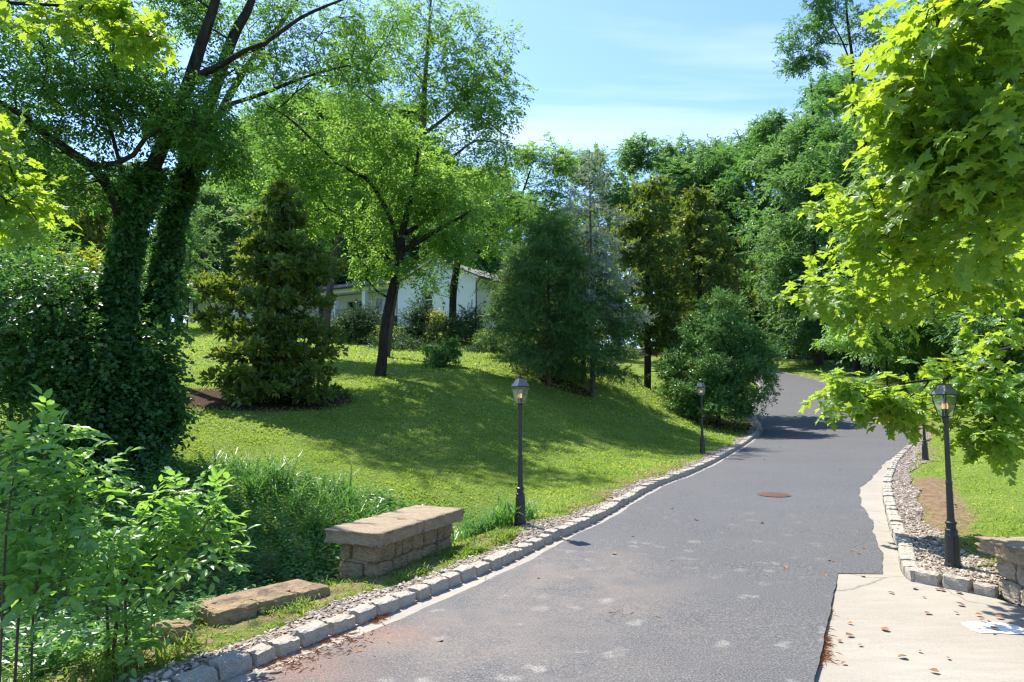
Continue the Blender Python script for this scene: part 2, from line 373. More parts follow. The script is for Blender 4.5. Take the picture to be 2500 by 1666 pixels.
# tan dust film over the near left half, and pale splash marks
sepx = t.n('ShaderNodeSeparateXYZ'); t.l(p, sepx.inputs[0]); X, Y = sepx.outputs[0], sepx.outputs[1]
def gauss(cx_, cy_, rx, ry):
    a = t.math('DIVIDE', t.math('SUBTRACT', X, cx_), rx); b = t.math('DIVIDE', t.math('SUBTRACT', Y, cy_), ry)
    return t.math('POWER', 2.718, t.math('MULTIPLY', t.math('ADD', t.math('MULTIPLY', a, a), t.math('MULTIPLY', b, b)), -1))
near = t.math('SUBTRACT', 1.0, t.math('DIVIDE', t.math('SUBTRACT', Y, 7), 9), True)
dust = t.math('MULTIPLY', t.math('ADD', gauss(-.2, 6.4, 1.8, 1.8), gauss(.9, 8.4, .9, 1.4), True), t.ramp(t.noise(p, 1.6, 6, .65), [(.3,(0,0,0)),(.65,(1,1,1))]))
c = t.mix(t.math('MULTIPLY', dust, .5), c, (.235,.19,.155))
vo = t.n('ShaderNodeTexVoronoi', feature='F1'); vo.inputs['Scale'].default_value = 2.7; vo.inputs['Randomness'].default_value = 1
wob = t.n('ShaderNodeTexNoise'); wob.inputs['Scale'].default_value = 7; t.l(p, wob.inputs['Vector'])
pv = t.n('ShaderNodeVectorMath', operation='MULTIPLY_ADD'); t.l(wob.outputs['Color'], pv.inputs[0]); pv.inputs[1].default_value = (.3,.3,0); t.l(t.mapping(p, (1,1,0)), pv.inputs[2])
t.l(pv.outputs[0], vo.inputs['Vector'])
spot = t.ramp(vo.outputs['Distance'], [(.09,(1,1,1)),(.26,(0,0,0))])
spot = t.math('MULTIPLY', t.math('MULTIPLY', spot, t.ramp(t.noise(p, 60, 3), [(.38,(0,0,0)),(.6,(1,1,1))])), t.math('MULTIPLY', near, t.ramp(t.noise(p, .9, 2), [(.34,(0,0,0)),(.52,(1,1,1))])))
c = t.mix(t.math('MULTIPLY', spot, .55), c, (.40,.37,.325))
rust = t.math('MULTIPLY', t.math('ADD', gauss(-1.75, 5.6, .6, .4), gauss(-1.2, 6.35, .45, .3), True), t.ramp(t.noise(p, 55, 5, .7), [(.42,(0,0,0)),(.6,(1,1,1))]))
c = t.mix(t.math('MULTIPLY', rust, .5), c, (.36,.13,.045))
t.l(t.bsdf(c, t.math('ADD', .62, t.math('MULTIPLY', med, .3)), t.bump(t.math('ADD', fine, med), .55, .008), .35), out.inputs['Surface']); M['asphalt'] = m

def strip(name, Lp, Rp, Z, dz, mat, nac=8):
    n = len(Lp); tt = np.linspace(0, 1, nac+1)
    V = Lp[:, None, :]*(1-tt)[None, :, None]+Rp[:, None, :]*tt[None, :, None]
    V = np.concatenate([V, np.broadcast_to((Z+dz)[:, None, None], (n, nac+1, 1))], -1).reshape(-1, 3)
    i = np.arange(n*(nac+1)).reshape(n, nac+1)
    return mesh_np(name, V, np.c_[i[:-1,:-1].ravel(), i[:-1,1:].ravel(), i[1:,1:].ravel(), i[1:,:-1].ravel()], mat, True)
Lx, Rx, Z = SS[:, 0:2], SS[:, 2:4], SS[:, 4]
tag(link('concrete_apron', strip('concrete_apron', Lx[:i5+1], Rx[:i5+1], Z[:i5+1], 0, M['concrete'])), kind='structure')
tag(link('concrete_gutter', strip('concrete_gutter', Lx[i5:], Rx[i5:], Z[i5:], 0, M['concrete'])), kind='structure')
def inset(Lp, Rp, a, b):
    d = nrm(Rp-Lp); return Lp+d*a[:, None], Rp-d*b[:, None]
FS = catmull(ST, 70)
for k in range(4*70, 5*70+1):
    tq = (k-280)/70; FS[k, 2:4] = (1-tq)*ST[4, 2:4]+tq*ST[5, 2:4]
arc = np.r_[0, np.cumsum(np.hypot(*np.diff(FS[:, :2], axis=0).T))]
def wob1(a, s): return np.sin(a*2.1+s)*.4+np.sin(a*4.7+s*2)*.3+np.sin(a*9.3+s*3)*.15+np.sin(a*23+s)*.08
fadeL = np.where(FS[:, 1] < 40, 1, .5)
La, Ra = inset(FS[:, :2], FS[:, 2:4], .12+.10*smooth((11-FS[:, 1])/4)+.035*wob1(arc, 1)*fadeL, .22+.05*wob1(arc, 4)+.22*np.exp(-((FS[:, 3]-14.5)/2.2)**2)-.2*smooth((FS[:, 3]-19)/6))
za = FS[:, 4]+.007
# near the apron the asphalt stops along a straight saw-cut
A0, A1 = np.array([-.55, 0.0]), np.array([3.83, 8.37])
kcut = np.argmax(FS[:, 3]*(np.arange(len(FS)) > 5*70) > 8.30)
nearL, nearR, nz_ = [], [], []
for k in range(0, kcut+1):
    tq = k/kcut; tgt = A1[1]-(A1[1]+6)*(1-tq); q = A0+(A1-A0)*(tgt-A0[1])/(A1[1]-A0[1])
    nearL.append(La[k]); nearR.append(q+np.array([.011*wob1(tgt*3, 2), 0])); nz_.append(za[k])
Lall = np.r_[np.array(nearL), La[kcut:]]; Rall = np.r_[np.array(nearR), Ra[kcut:]]; Zall = np.r_[np.array(nz_), za[kcut:]]
tag(link('driveway', strip('driveway', Lall, Rall, Zall, 0, M['asphalt'], 12)), kind='structure')
# worn white paint patch on the apron
pc = hit(2335, 1517); 
def road_z(x, y): return float(road_info([x], [y])[3][0])
pts = []
for i in range(40):
    a = 2*math.pi*i/40; r = 1+.05*math.sin(5*a)+.03*math.sin(9*a+1)
    ca, sa = math.cos(a), math.sin(a)
    qx = abs(ca)**.55*math.copysign(1, ca)*.235*r; qy = abs(sa)**.55*math.copysign(1, sa)*.16*r
    x, y = 4.42+qx+.25*qy, 6.58-.12*qx+qy; pts.append((x, y, .0))
zc = np.interp(6.5, [0, 8], [0, .115])
M['white_paint'] = simple_mat('worn_white_paint', (.78,.76,.72), (.86,.85,.82), 25, .7, .2, .003)
pm = MB(); pm.add([(x, y, .0912+.0) for x, y, _ in pts], [tuple(range(40))]); 
paint = tag(pm.build('paint_patch', M['white_paint']), kind='structure')

# ------------------------------------------------------------------ kerb stones
def rough_block(name, l, w, h, seed, mat, cuts=3, rnd=.02, rough=.008, sup=6.0):
    """hand-dressed block: superellipsoid box with a noisy face"""
    bm = bmesh.new(); bmesh.ops.create_cube(bm, size=2.0)
    bmesh.ops.subdivide_edges(bm, edges=bm.edges[:], cuts=cuts, use_grid_fill=True)
    r = random.Random(seed); ph = [r.uniform(0, 6.28) for _ in range(12)]
    sk = [r.uniform(-1, 1) for _ in range(6)]
    for v in bm.verts:
        c = v.co; k = (abs(c.x)**sup+abs(c.y)**sup+abs(c.z)**sup)**(1/sup); q = c/k
        n = math.sin(q.x*4+ph[0]+q.y*3)*math.sin(q.y*5+ph[1]+q.z*2)+.6*math.sin(q.z*7+ph[2]+q.x*5)*math.sin(q.x*8+ph[3])
        q = q*(1+rnd*n)
        v.co = Vector((q.x*l/2*(1+.03*sk[0]*q.z+.03*sk[1]*q.y), q.y*w/2*(1+.04*sk[2]*q.x), q.z*h/2*(1+.05*sk[3]*q.x)))
        v.co += Vector((r.uniform(-1,1), r.uniform(-1,1), r.uniform(-1,1)))*rough
    me = bpy.data.meshes.new(name); bm.to_mesh(me); bm.free(); me.materials.append(mat)
    return me
def granite(name, a, b, d):
    m, nt, out = newmat(name); t = NT(nt); p = t.pos()
    sp_ = t.noise(p, 95, 3); bg_ = t.noise(p, 9, 5)
    oi = t.n('ShaderNodeObjectInfo').outputs['Random']
    c = t.mix(t.ramp(sp_, [(.4,(0,0,0)),(.62,(1,1,1))]), a, b)
    c = t.mix(t.math('MULTIPLY', t.ramp(bg_, [(.45,(0,0,0)),(.7,(1,1,1))]), .6), c, d)
    c = t.mix(t.math('MULTIPLY', oi, .35), c, (.30,.285,.26))
    t.l(t.bsdf(c, .85, t.bump(t.math('ADD', sp_, bg_), .6, .012), .25), out.inputs['Surface']); return m
M['granite'] = granite('grey_granite', (.27,.24,.195), (.50,.455,.38), (.35,.275,.19))
kerb_vars = [rough_block('kerb_stone', .275, .17, .24, s, M['granite'], 5, .02, .0075, 16) for s in range(8)]
M['mortar'] = simple_mat('mortar', (.28,.22,.155), (.38,.31,.23), 40, .95, .4, .006)
def kerb(name, path, z, side, y_lo, y_hi, label):
    seg = np.hypot(*np.diff(path, axis=0).T); ar = np.r_[0, np.cumsum(seg)]
    bed = MB(); root = None
    ok = (path[:, 1] > y_lo-.2) & (path[:, 1] < y_hi+.2)
    idx = np.where(ok)[0]; i0, i1 = idx[0], idx[-1]
    tan = nrm(np.gradient(path, axis=0)); nor = np.c_[-tan[:, 1], tan[:, 0]]*side      # away from the road
    inn, outn = path+nor*.02, path+nor*.17
    vs_, fs = [], []
    for k in range(i0, i1+1):
        for q, dz in ((inn[k], -.12), (inn[k], .012), (outn[k], .012), (outn[k], -.12)): vs_.append((q[0], q[1], z[k]+dz))
    n = i1-i0+1
    for k in range(n-1):
        for j in range(3): fs.append((4*k+j, 4*k+j+1, 4*k+5+j, 4*k+4+j))
    bed.add(vs_, fs); root = bed.build(name, M['mortar']); tag(root, label, None, None, 'structure')
    a = ar[i0]; r = random.Random(len(name)); cnt = 0
    while a < ar[i1] and cnt < 298:
        ln = r.uniform(.235, .335) if cnt % 7 else r.uniform(.2, .24)
        mid = a+ln/2
        x = np.interp(mid, ar, path[:, 0]); y = np.interp(mid, ar, path[:, 1]); zz = np.interp(mid, ar, z)
        tx = np.interp(mid, ar, tan[:, 0]); ty = np.interp(mid, ar, tan[:, 1]); nx_ = np.interp(mid, ar, nor[:, 0]); ny_ = np.interp(mid, ar, nor[:, 1])
        o = link('stone', kerb_vars[r.randrange(8)], root)
        o.location = (x+nx_*(.095+r.uniform(-.008,.008)), y+ny_*(.095), zz-.002+r.uniform(-.014,.016))
        o.rotation_euler = (r.uniform(-.03,.03), r.uniform(-.025,.025), math.atan2(ty, tx)+r.uniform(-.04,.04)+(math.pi if r.random() < .5 else 0))
        o.scale = ((ln-.028)/.275, r.uniform(.92,1.06), 1)
        a += ln+.012; cnt += 1
    return root
kerb('kerb_left', FS[:, :2], FS[:, 4], 1, 2.2, 48, 'grey granite block kerb along the lawn side of the driveway')
kR = 4*70
kerb('kerb_right', FS[kR:, 2:4], FS[kR:, 4], -1, -1, 80, 'grey granite block kerb from the concrete apron along the wood side')

# ------------------------------------------------------------------ gravel borders
m, nt, out = newmat('gravel_bed'); t = NT(nt); p = t.pos()
v1 = t.n('ShaderNodeTexVoronoi'); v1.inputs['Scale'].default_value = 28; t.l(p, v1.inputs['Vector'])
c = t.mix(.55, t.ramp(v1.outputs['Distance'], [(.1,(.42,.36,.30)),(.6,(.10,.075,.055))]), t.ramp(t.noise(p, 12), [(.3,(.24,.18,.13)),(.7,(.4,.35,.29))]))
t.l(t.bsdf(c, .9, t.bump(v1.outputs['Distance'], .8, .02), .2), out.inputs['Surface']); M['gravel'] = m
m, nt, out = newmat('pebble'); t = NT(nt)
c = t.ramp(t.attr('rnd'), [(0,(.13,.10,.075)),(.35,(.28,.22,.17)),(.7,(.37,.315,.26)),(1,(.52,.47,.41))])
t.l(t.bsdf(c, .8, None, .25), out.inputs['Surface']); M['pebble'] = m
LAMPS = [(.13,11.05), (6.1,22.5), (5.19,8.38), (11.75,20.0)]
def gravel(path, z, side, y_lo, y_hi, wfun, label, npeb, seed):
    ok = np.where((path[:, 1] > y_lo) & (path[:, 1] < y_hi))[0]
    P = path[ok]; zz = z[ok]; tan = nrm(np.gradient(P, axis=0)); nor = np.c_[-tan[:, 1], tan[:, 0]]*side
    ar = np.r_[0, np.cumsum(np.hypot(*np.diff(P, axis=0).T))]
    w = wfun(P, ar); inn = P+nor*.15; outn = P+nor*(.15+w[:, None])
    zo = np.maximum(gz(outn[:, 0], outn[:, 1]), zz+.055)
    V = []; nac = 5
    for j in range(nac+1):
        tq = j/nac; q = inn*(1-tq)+outn*tq; V.append(np.c_[q, (zz+.075)*(1-tq)+(zo+.012)*tq])
    V = np.stack(V, 1); n = len(P); i = np.arange(n*(nac+1)).reshape(n, nac+1)
    me = mesh_np('gravel_strip', V.reshape(-1, 3), np.c_[i[:-1,:-1].ravel(), i[:-1,1:].ravel(), i[1:,1:].ravel(), i[1:,:-1].ravel()], M['gravel'], True)
    root = tag(link('gravel_strip', me), label, None, None, 'structure')
    r = np.random.default_rng(seed)
    a = ar[-1]*r.random(npeb*2)**1.6; tq = r.random(npeb*2)*1.06
    ww = np.interp(a, ar, w); keep = r.random(npeb*2) < ww/w.max()
    a, tq = a[keep][:npeb], tq[keep][:npeb]
    k = np.interp(a, ar, np.arange(n)); k0 = np.clip(k.astype(int), 0, n-2); fr = (k-k0)[:, None]
    q0 = inn[k0]*(1-fr)+inn[k0+1]*fr; q1 = outn[k0]*(1-fr)+outn[k0+1]*fr
    q = q0*(1-tq[:, None])+q1*tq[:, None]
    z0 = np.interp(a, ar, zz)+.075; z1 = np.interp(a, ar, zo)+.012; pz = z0*(1-tq)+z1*tq
    pebbles(np.c_[q, pz+.004], r.uniform(.010, .026, len(q))*(1+.5*(r.random(len(q)) < .12)), r, root)
OCT_V = np.array([(1,0,0),(0,1,0),(-1,0,0),(0,-1,0),(0,0,1),(0,0,-1),(.62,.62,.5),(-.62,.62,.5),(-.62,-.62,.5),(.62,-.62,.5)], float)
OCT_F = np.array([(4,6,7),(4,7,8),(4,8,9),(4,9,6),(0,1,6),(1,2,7),(2,3,8),(3,0,9),(6,1,7),(7,2,8),(8,3,9),(9,0,6)])
def pebbles(P, S, r, parent, name='pebbles', mat=None):
    n = len(P); ang = r.uniform(0, 6.28, n); ca, sa = np.cos(ang), np.sin(ang)
    sc_ = np.c_[S*r.uniform(.8,1.4,n), S*r.uniform(.6,1.,n), S*r.uniform(.4,.75,n)]
    v = OCT_V[None]*sc_[:, None, :]*(1+r.normal(0,.12,(n,10,1)))
    tilt = r.normal(0,.25,(n,2)); v[..., 2] += v[..., 0]*tilt[:, :1]+v[..., 1]*tilt[:, 1:]
    x = v[..., 0]*ca[:, None]-v[..., 1]*sa[:, None]; y = v[..., 0]*sa[:, None]+v[..., 1]*ca[:, None]
    V = np.stack([x, y, v[..., 2]], -1)+P[:, None, :]
    F = (OCT_F[None]+np.arange(n)[:, None, None]*10).reshape(-1, 3)
    o = link(name, mesh_np(name, V.reshape(-1, 3), F, mat or M['pebble'], False, {'rnd': np.repeat(r.random(n), 10)}), parent)
    o['kind'] = 'stuff'; return o
def wl(P, ar):
    w = .30+.06*np.sin(ar*1.3)+.05*np.sin(ar*3.1+1)
    for lx, ly in LAMPS[:2]: w = w+.42*np.exp(-(((P[:, 0]-lx-.5)**2+(P[:, 1]-ly)**2)/.45))
    return w
def wr(P, ar):
    w = .42+.06*np.sin(ar*1.1)+.05*np.sin(ar*2.7+1)
    for lx, ly in LAMPS[2:]: w = w+.45*np.exp(-(((P[:, 0]-lx+.3)**2+(P[:, 1]-ly)**2)/.9))
    return w
gravel(FS[:, :2], FS[:, 4], 1, 1.5, 42, wl, 'narrow pebble gravel strip between the left kerb and the lawn', 8500, 3)
k5 = 5*70
gravel(FS[k5+4:, 2:4], FS[k5+4:, 4], -1, 7.6, 36, wr, 'narrow pebble gravel strip between the right kerb and the grass', 7000, 4)
# gravel corner behind the four end stones of the right kerb
cor = [(4.6,8.16),(5.06,7.72),(5.3,7.72),(6.05,8.35),(6.2,8.9),(5.85,9.75),(5.3,9.75),(4.85,8.9)]
gm = MB(); gm.add([(x, y, .185+.003*i) for i, (x, y) in enumerate(cor)]+[(5.45,8.6,.195)], [(i, (i+1) % 8, 8) for i in range(8)])
gc = tag(gm.build('gravel_corner', M['gravel']), kind='structure')
r_ = np.random.default_rng(5); q = np.c_[r_.uniform(4.7,6.1,3400), r_.uniform(7.75,9.7,3400)]
cp_ = np.array(cor); ins_ = np.zeros(len(q), bool)
for a, b in zip(cp_, np.roll(cp_, -1, 0)):
    cc = (a[1] > q[:, 1]) != (b[1] > q[:, 1]); xi = (b[0]-a[0])*(q[:, 1]-a[1])/((b[1]-a[1]) or 1e-9)+a[0]; ins_ ^= cc & (q[:, 0] < xi)
q = q[ins_]; pebbles(np.c_[q, np.full(len(q), .198)], r_.uniform(.010,.026,len(q)), r_, gc)

# ------------------------------------------------------------------ sandstone parapet walls
def sandstone(name, a, b, d):
    m, nt, out = newmat(name); t = NT(nt); p = t.pos()
    f1 = t.noise(p, 60, 5, .6); f2 = t.noise(p, 5, 5, .6); f3 = t.noise(t.mapping(p, (1,1,3)), 13, 5, .6)
    c = t.mix(t.ramp(f3, [(.32,(0,0,0)),(.68,(1,1,1))]), a, b)
    c = t.mix(t.ramp(f2, [(.5,(0,0,0)),(.72,(.75,.75,.75))]), c, d)
    c = t.mix(t.math('MULTIPLY', t.ramp(f1, [(.45,(0,0,0)),(.7,(1,1,1))]), .35), c, (.42,.33,.22))
    t.l(t.bsdf(c, .92, t.bump(t.math('ADD', t.math('MULTIPLY', f1, .7), f3), 1.0, .04), .15), out.inputs['Surface']); return m
M['sandstone'] = sandstone('tan_sandstone', (.27,.195,.105), (.41,.31,.185), (.18,.14,.08))
M['sandstone_cap'] = sandstone('capstone_top', (.33,.26,.175), (.43,.345,.245), (.24,.185,.12))
M['sandstone_pale'] = sandstone('pale_sandstone', (.33,.29,.22), (.47,.42,.34), (.2,.165,.115))
def wall(name, label, A, B, width, z0, courses, cap, mat, capmat, seed, cap_over=.085, taper=None):
    """A->B is the foot of the road-side face; courses = list of (height, [stone lengths])"""
    A = np.array(A, float); B = np.array(B, float); d = B-A; Ln = np.linalg.norm(d); d /= Ln
    nrm2 = np.array([-d[1], d[0]])*(1 if width > 0 else -1); width = abs(width)
    ang = math.atan2(d[1], d[0])
    root = empty(name, (*(A+d*Ln/2+nrm2*width/2), z0), 0, label, 'wall')
    c0 = A+d*Ln/2+nrm2*width/2
    r = random.Random(seed); z = 0
    core = MB(); hh = sum(h for h, _ in courses)
    core.box(-Ln/2+.07, Ln/2-.07, -width/2+.07, width/2-.07, -.25, hh-.02)
    o = core.build('core', M['mortar'], root); o.rotation_euler = (0, 0, ang)
    for ci, (h, lens) in enumerate(courses):
        tot = sum(lens); s = -Ln/2
        for k, l0 in enumerate(lens):
            l = l0/tot*Ln
            # the end stones run through the wall; between them there is one stone per face
            faces = ((-width/2+.13, .26), (width/2-.13, .26))
            if k in (0, len(lens)-1): faces = ((-width/2+width*.34/1, width*.68), (width/2-width*.155, width*.30)) if (ci+k) % 2 else ((-width/2+width*.18, width*.355), (width/2-width*.32, width*.63))
            for off, w in faces:
                me = rough_block('stone', l-.012, w-.008, h-.010, r.random(), mat, 6, .034, .0085, 6.5)
                so = link('stone', me, root)
                c = d*(s+l/2)+nrm2*off
                so.location = (c[0], c[1], z+h/2); so.rotation_euler = (r.uniform(-.012,.012), r.uniform(-.012,.012), ang+r.uniform(-.015,.015))
            s += l
        z += h
    if cap:
        s = -Ln/2-cap_over; tot = sum(cap[1])
        for k, l0 in enumerate(cap[1]):
            l = l0/tot*(Ln+2*cap_over)
            bm = bmesh.new(); bmesh.ops.create_cube(bm, size=2.0)
            nxs = max(10, int(l/.05)); 
            bmesh.ops.subdivide_edges(bm, edges=[e for e in bm.edges if abs((e.verts[0].co-e.verts[1].co).x) > 1], cuts=min(nxs, 40), use_grid_fill=True)
            bmesh.ops.subdivide_edges(bm, edges=[e for e in bm.edges if abs((e.verts[0].co-e.verts[1].co).y) > 1], cuts=10, use_grid_fill=True)
            bmesh.ops.subdivide_edges(bm, edges=[e for e in bm.edges if abs((e.verts[0].co-e.verts[1].co).z) > 1], cuts=5, use_grid_fill=True)
            W = width+2*cap_over; Hc = cap[0]
            for v in bm.verts:
                x, y, zz = v.co; side = max(abs(x) if (k == 0 or k == len(cap[1])-1) else 0, abs(y)) > .995
                v.co = Vector((x*(l-.004)/2, y*W/2, zz*Hc/2))
                if side:
                    n = math.sin(v.co.x*23+seed)*math.sin(v.co.z*60+v.co.x*9)+.7*math.sin(v.co.x*51+v.co.y*47)+r.uniform(-1,1)*.8
                    k_ = .021*n-.036*abs(zz)**4*(1 if zz > 0 else .4)
                    if abs(y) > .995: v.co.y += math.copysign(k_, y)
                    if abs(x) > .995: v.co.x += math.copysign(k_, x)
                else: v.co.z += (.004*math.sin(v.co.x*13+v.co.y*17)+r.uniform(-.002,.002))*(1 if zz > 0 else 0)
            me = bpy.data.meshes.new('capstone'); bm.to_mesh(me); bm.free(); me.materials.append(capmat)
            me.polygons.foreach_set('use_smooth', [True]*len(me.polygons))
            co = link('capstone', me, root); c = d*(s+l/2); co.location = (c[0], c[1], z+cap[0]/2+.004); co.rotation_euler = (0, 0, ang); s += l
    return root
wall('parapet_wall', 'tan sandstone parapet wall with a thick capstone standing in the weeds beside the driveway', (-1.54,8.10), (-.80,9.72), .56, .08,
     [(.215,[.36,.16,.12,.36,.33,.13,.3]), (.215,[.44,.13,.24,.3,.34,.17,.26])], (.15,[.95,1.0]), M['sandstone'], M['sandstone_cap'], 11)
wall('parapet_wall', 'pale sandstone parapet wall with a thick capstone beside the concrete apron', (5.16,7.62), (5.04,4.4), .58, .06,
     [(.23,[.34,.42,.3,.5,.4,.36,.44,.3]), (.24,[.3,.48,.4,.34,.42,.44,.38,.36])], (.15,[1.6,1.5]), M['sandstone_pale'], M['sandstone_cap'], 12)
# collapsed low end of the left wall
M['dry_top'] = simple_mat('dry_moss_soil', (.20,.13,.08), (.36,.26,.16), 45, .95, .9, .02)
low = empty('ruined_wall', (-2.5,7.1,-.1), 0, 'low broken end of a sandstone wall, three blocks with dry moss on top', 'wall')
dv = nrm(np.array([.92,1.2])); nv = np.array([-dv[1], dv[0]]); an = math.atan2(dv[1], dv[0])
B0 = np.array([-2.66,6.42])
s = 0
def low_stone(l, w, h, seed, along, back, top, tilt=0.0):
    o = link('stone', rough_block('stone', l, w, h, seed, M['sandstone'], 6, .028, .007, 9), low)
    c = B0+dv*along+nv*back; o.location = (c[0]+2.5, c[1]-7.1, top-h/2+.1); o.rotation_euler = (.01, tilt, an+seed % 3*.012); return o
for k, (l, h, zt) in enumerate([(.44,.27,.275),(.42,.26,.268),(.42,.20,.255)]):
    low_stone(l-.015, .25, h, 50+k, s+l/2, .12, zt, .01*k); s += l
low_stone(.40, .26, .25, 60, .22, .39, .27); low_stone(.42, .25, .24, 62, .64, .39, .262); low_stone(.40, .25, .22, 63, 1.05, .38, .25)
low_stone(.46, .40, .22, 61, .30, .25, .0)
tp = MB(); r_t = random.Random(3); c0 = B0+dv*.06+nv*.15; nu, nv_ = 14, 6; vs_ = []
for i in range(nu+1):
    for j in range(nv_+1):
        a, b = i/nu*1.14, j/nv_*.32; q = c0+dv*a+nv*b; ed = min(1, 4*min(i/nu, 1-i/nu, j/nv_, 1-j/nv_)); vs_.append((q[0]+2.5, q[1]-7.1, .268+.1-.012*a+.022*ed*(1+r_t.uniform(-.6,.6))))
tp.add(vs_, [(i*(nv_+1)+j, (i+1)*(nv_+1)+j, (i+1)*(nv_+1)+j+1, i*(nv_+1)+j+1) for i in range(nu) for j in range(nv_)])
tp.build('mossy_top', M['dry_top'], low)
fs_ = empty('fallen_stone', (*hit(415,1562)[:2], gz1(*hit(415,1562)[:2])), 0, 'half buried tan stone at the verge below the ruined wall', 'stone')
link('block', rough_block('block', .34, .24, .16, 77, M['sandstone'], 5, .04, .008, 5), fs_, (0,0,.06))
# ------------------------------------------------------------------ lamp posts
M['iron'] = simple_mat('black_painted_iron', (.012,.012,.013), (.03,.029,.028), 60, .42, .15, .003, .5)
M['lamp_roof'] = simple_mat('lantern_roof_metal', (.10,.105,.115), (.20,.205,.215), 30, .32, .1, .003, .5, metal=.6)
M['pewter'] = simple_mat('pewter_frame', (.16,.155,.14), (.26,.25,.22), 30, .4, .1, .003, .5, metal=.5)
m, nt, out = newmat('lantern_glass'); t = NT(nt)
gl = t.n('ShaderNodeBsdfGlossy'); gl.inputs['Roughness'].default_value = .05
tr = t.n('ShaderNodeBsdfTransparent'); tr.inputs['Color'].default_value = (.95,.97,.95,1)
df = t.n('ShaderNodeBsdfTranslucent'); df.inputs['Color'].default_value = (.75,.74,.66,1)
m1 = t.n('ShaderNodeMixShader'); m1.inputs[0].default_value = .10; t.l(tr.outputs[0], m1.inputs[1]); t.l(df.outputs[0], m1.inputs[2])
mx = t.n('ShaderNodeMixShader'); mx.inputs[0].default_value = .07; t.l(m1.outputs[0], mx.inputs[1]); t.l(gl.outputs[0], mx.inputs[2]); t.l(mx.outputs[0], out.inputs['Surface']); M['glass'] = m
M['candle'] = simple_mat('candle_bulb', (.62,.50,.36), (.78,.66,.5), 40, .35, .05, .002, .5)
m, nt, out = newmat('bulb_glow'); t = NT(nt); em = t.n('ShaderNodeEmission'); em.inputs['Color'].default_value = (1,.62,.34,1); em.inputs['Strength'].default_value = .42; t.l(em.outputs[0], out.inputs['Surface']); M['glow'] = m

def lamp_post(name, label, loc, rz, group=None, frame='iron', h=1.0):
    root = empty(name, loc, 0, label, 'lamp', group); root.scale = (.76*h**.5, .76*h**.5, h)
    b = MB(); b.lathe([(.125,-.05),(.125,.045),(.118,.06),(.112,.07),(.098,.40),(.082,.445),(.078,.45)], 32, flute=.035); b.build('base', M['iron'], root)
    b = MB(); b.lathe([(.088,.44),(.092,.455),(.088,.47),(.07,.478),(.068,.53),(.084,.538),(.084,.56),(.062,.57),(.058,.60)], 24); b.build('collar', M['iron'], root)
    b = MB(); b.lathe([(.054,.59),(.046,1.02),(.05,1.025),(.05,1.05),(.046,1.06),(.042,1.08),(.036,1.78),(.046,1.785),(.048,1.80),(.048,1.855),(.04,1.86)], 20); b.build('shaft', M['iron'], root)
    lan = MB(); lan.lathe([(.03,1.85),(.075,1.868),(.105,1.868),(.105,1.876),(.03,1.878)], 4, phase=math.pi/4); lan = lan.build('lantern', M['iron'], root); lan.rotation_euler = (0,0,rz)
    r0, r1, z0, z1 = .103, .182, 1.873, 2.135
    cor = [(math.cos(math.pi/4+i*math.pi/2), math.sin(math.pi/4+i*math.pi/2)) for i in range(4)]
    fm = M[frame]
    for cx_, cy_ in cor:
        MB().bar((cx_*r0, cy_*r0, z0), (cx_*r1, cy_*r1, z1), .0085, 5).build('corner_bar', M['iron'] if frame == 'iron' else fm, lan)
    rim = MB(); rim.lathe([(.21,z1),(.213,z1+.006),(.207,z1+.014),(.17,z1+.014),(.17,z1)], 4, phase=math.pi/4); rim.build('rim', M['iron'], lan)
    rr, zr0, zr1 = .195, z1+.014, z1+.135
    for i in range(4):
        a, b2 = cor[i], cor[(i+1) % 4]
        MB().add([(a[0]*r0*.97, a[1]*r0*.97, z0+.004), (b2[0]*r0*.97, b2[1]*r0*.97, z0+.004), (b2[0]*r1*.97, b2[1]*r1*.97, z1), (a[0]*r1*.97, a[1]*r1*.97, z1)], [(0,1,2,3)]).build('pane', M['glass'], lan)
        MB().add([(a[0]*rr, a[1]*rr, zr0), (b2[0]*rr, b2[1]*rr, zr0), (b2[0]*.075, b2[1]*.075, zr1), (a[0]*.075, a[1]*.075, zr1)], [(0,1,2,3)]).build('roof_panel', M['lamp_roof'], lan)
        MB().bar((a[0]*rr, a[1]*rr, zr0), (a[0]*.077, a[1]*.077, zr1), .006, 5).build('roof_rib', M['iron'] if frame == 'iron' else fm, lan)
    tc = MB(); tc.lathe([(.08,zr1-.004),(.082,zr1+.006),(.02,zr1+.008)], 4, phase=math.pi/4); tc.build('roof_cap', M['iron'], lan)
    fi = MB(); fi.lathe([(.02,zr1+.006),(.018,zr1+.03),(.034,zr1+.035),(.034,zr1+.042),(.014,zr1+.046),(.022,zr1+.066),(.018,zr1+.085),(.002,zr1+.105)], 12); fi.build('finial', M['iron'], lan, smooth_shade=False)
    for k in range(3):
        a = 2*math.pi*k/3+.5; x, y = .035*math.cos(a), .035*math.sin(a)
        c = MB(); c.lathe([(.017,z0+.006),(.017,z0+.085),(.012,z0+.088)], 10, x, y); c.build('candle_holder', M['iron'], lan)
        c = MB(); c.lathe([(.012,z0+.086),(.018,z0+.10),(.018,z0+.135),(.010,z0+.155),(.002,z0+.165)], 10, x, y); bo = c.build('bulb', M['glow'], lan)
    return root
def gl_(x, y): return (x, y, gz1(x, y)+.0)
p0 = hit(1268,1283); p1 = hit(1709,1110); p2 = hit(2303,1388); p3 = hit(2237,1132)
lamp_post('lamp_post', 'black lamp post with a silver-framed lantern beside the tall grass at the wall', (*LAMPS[0], .225), math.radians(28), None, 'pewter')
lamp_post('lamp_post', 'black lamp post on the lawn edge before the rounded holly bush', (*LAMPS[1], gz1(*LAMPS[1])+.0), math.radians(30), None, 'pewter')
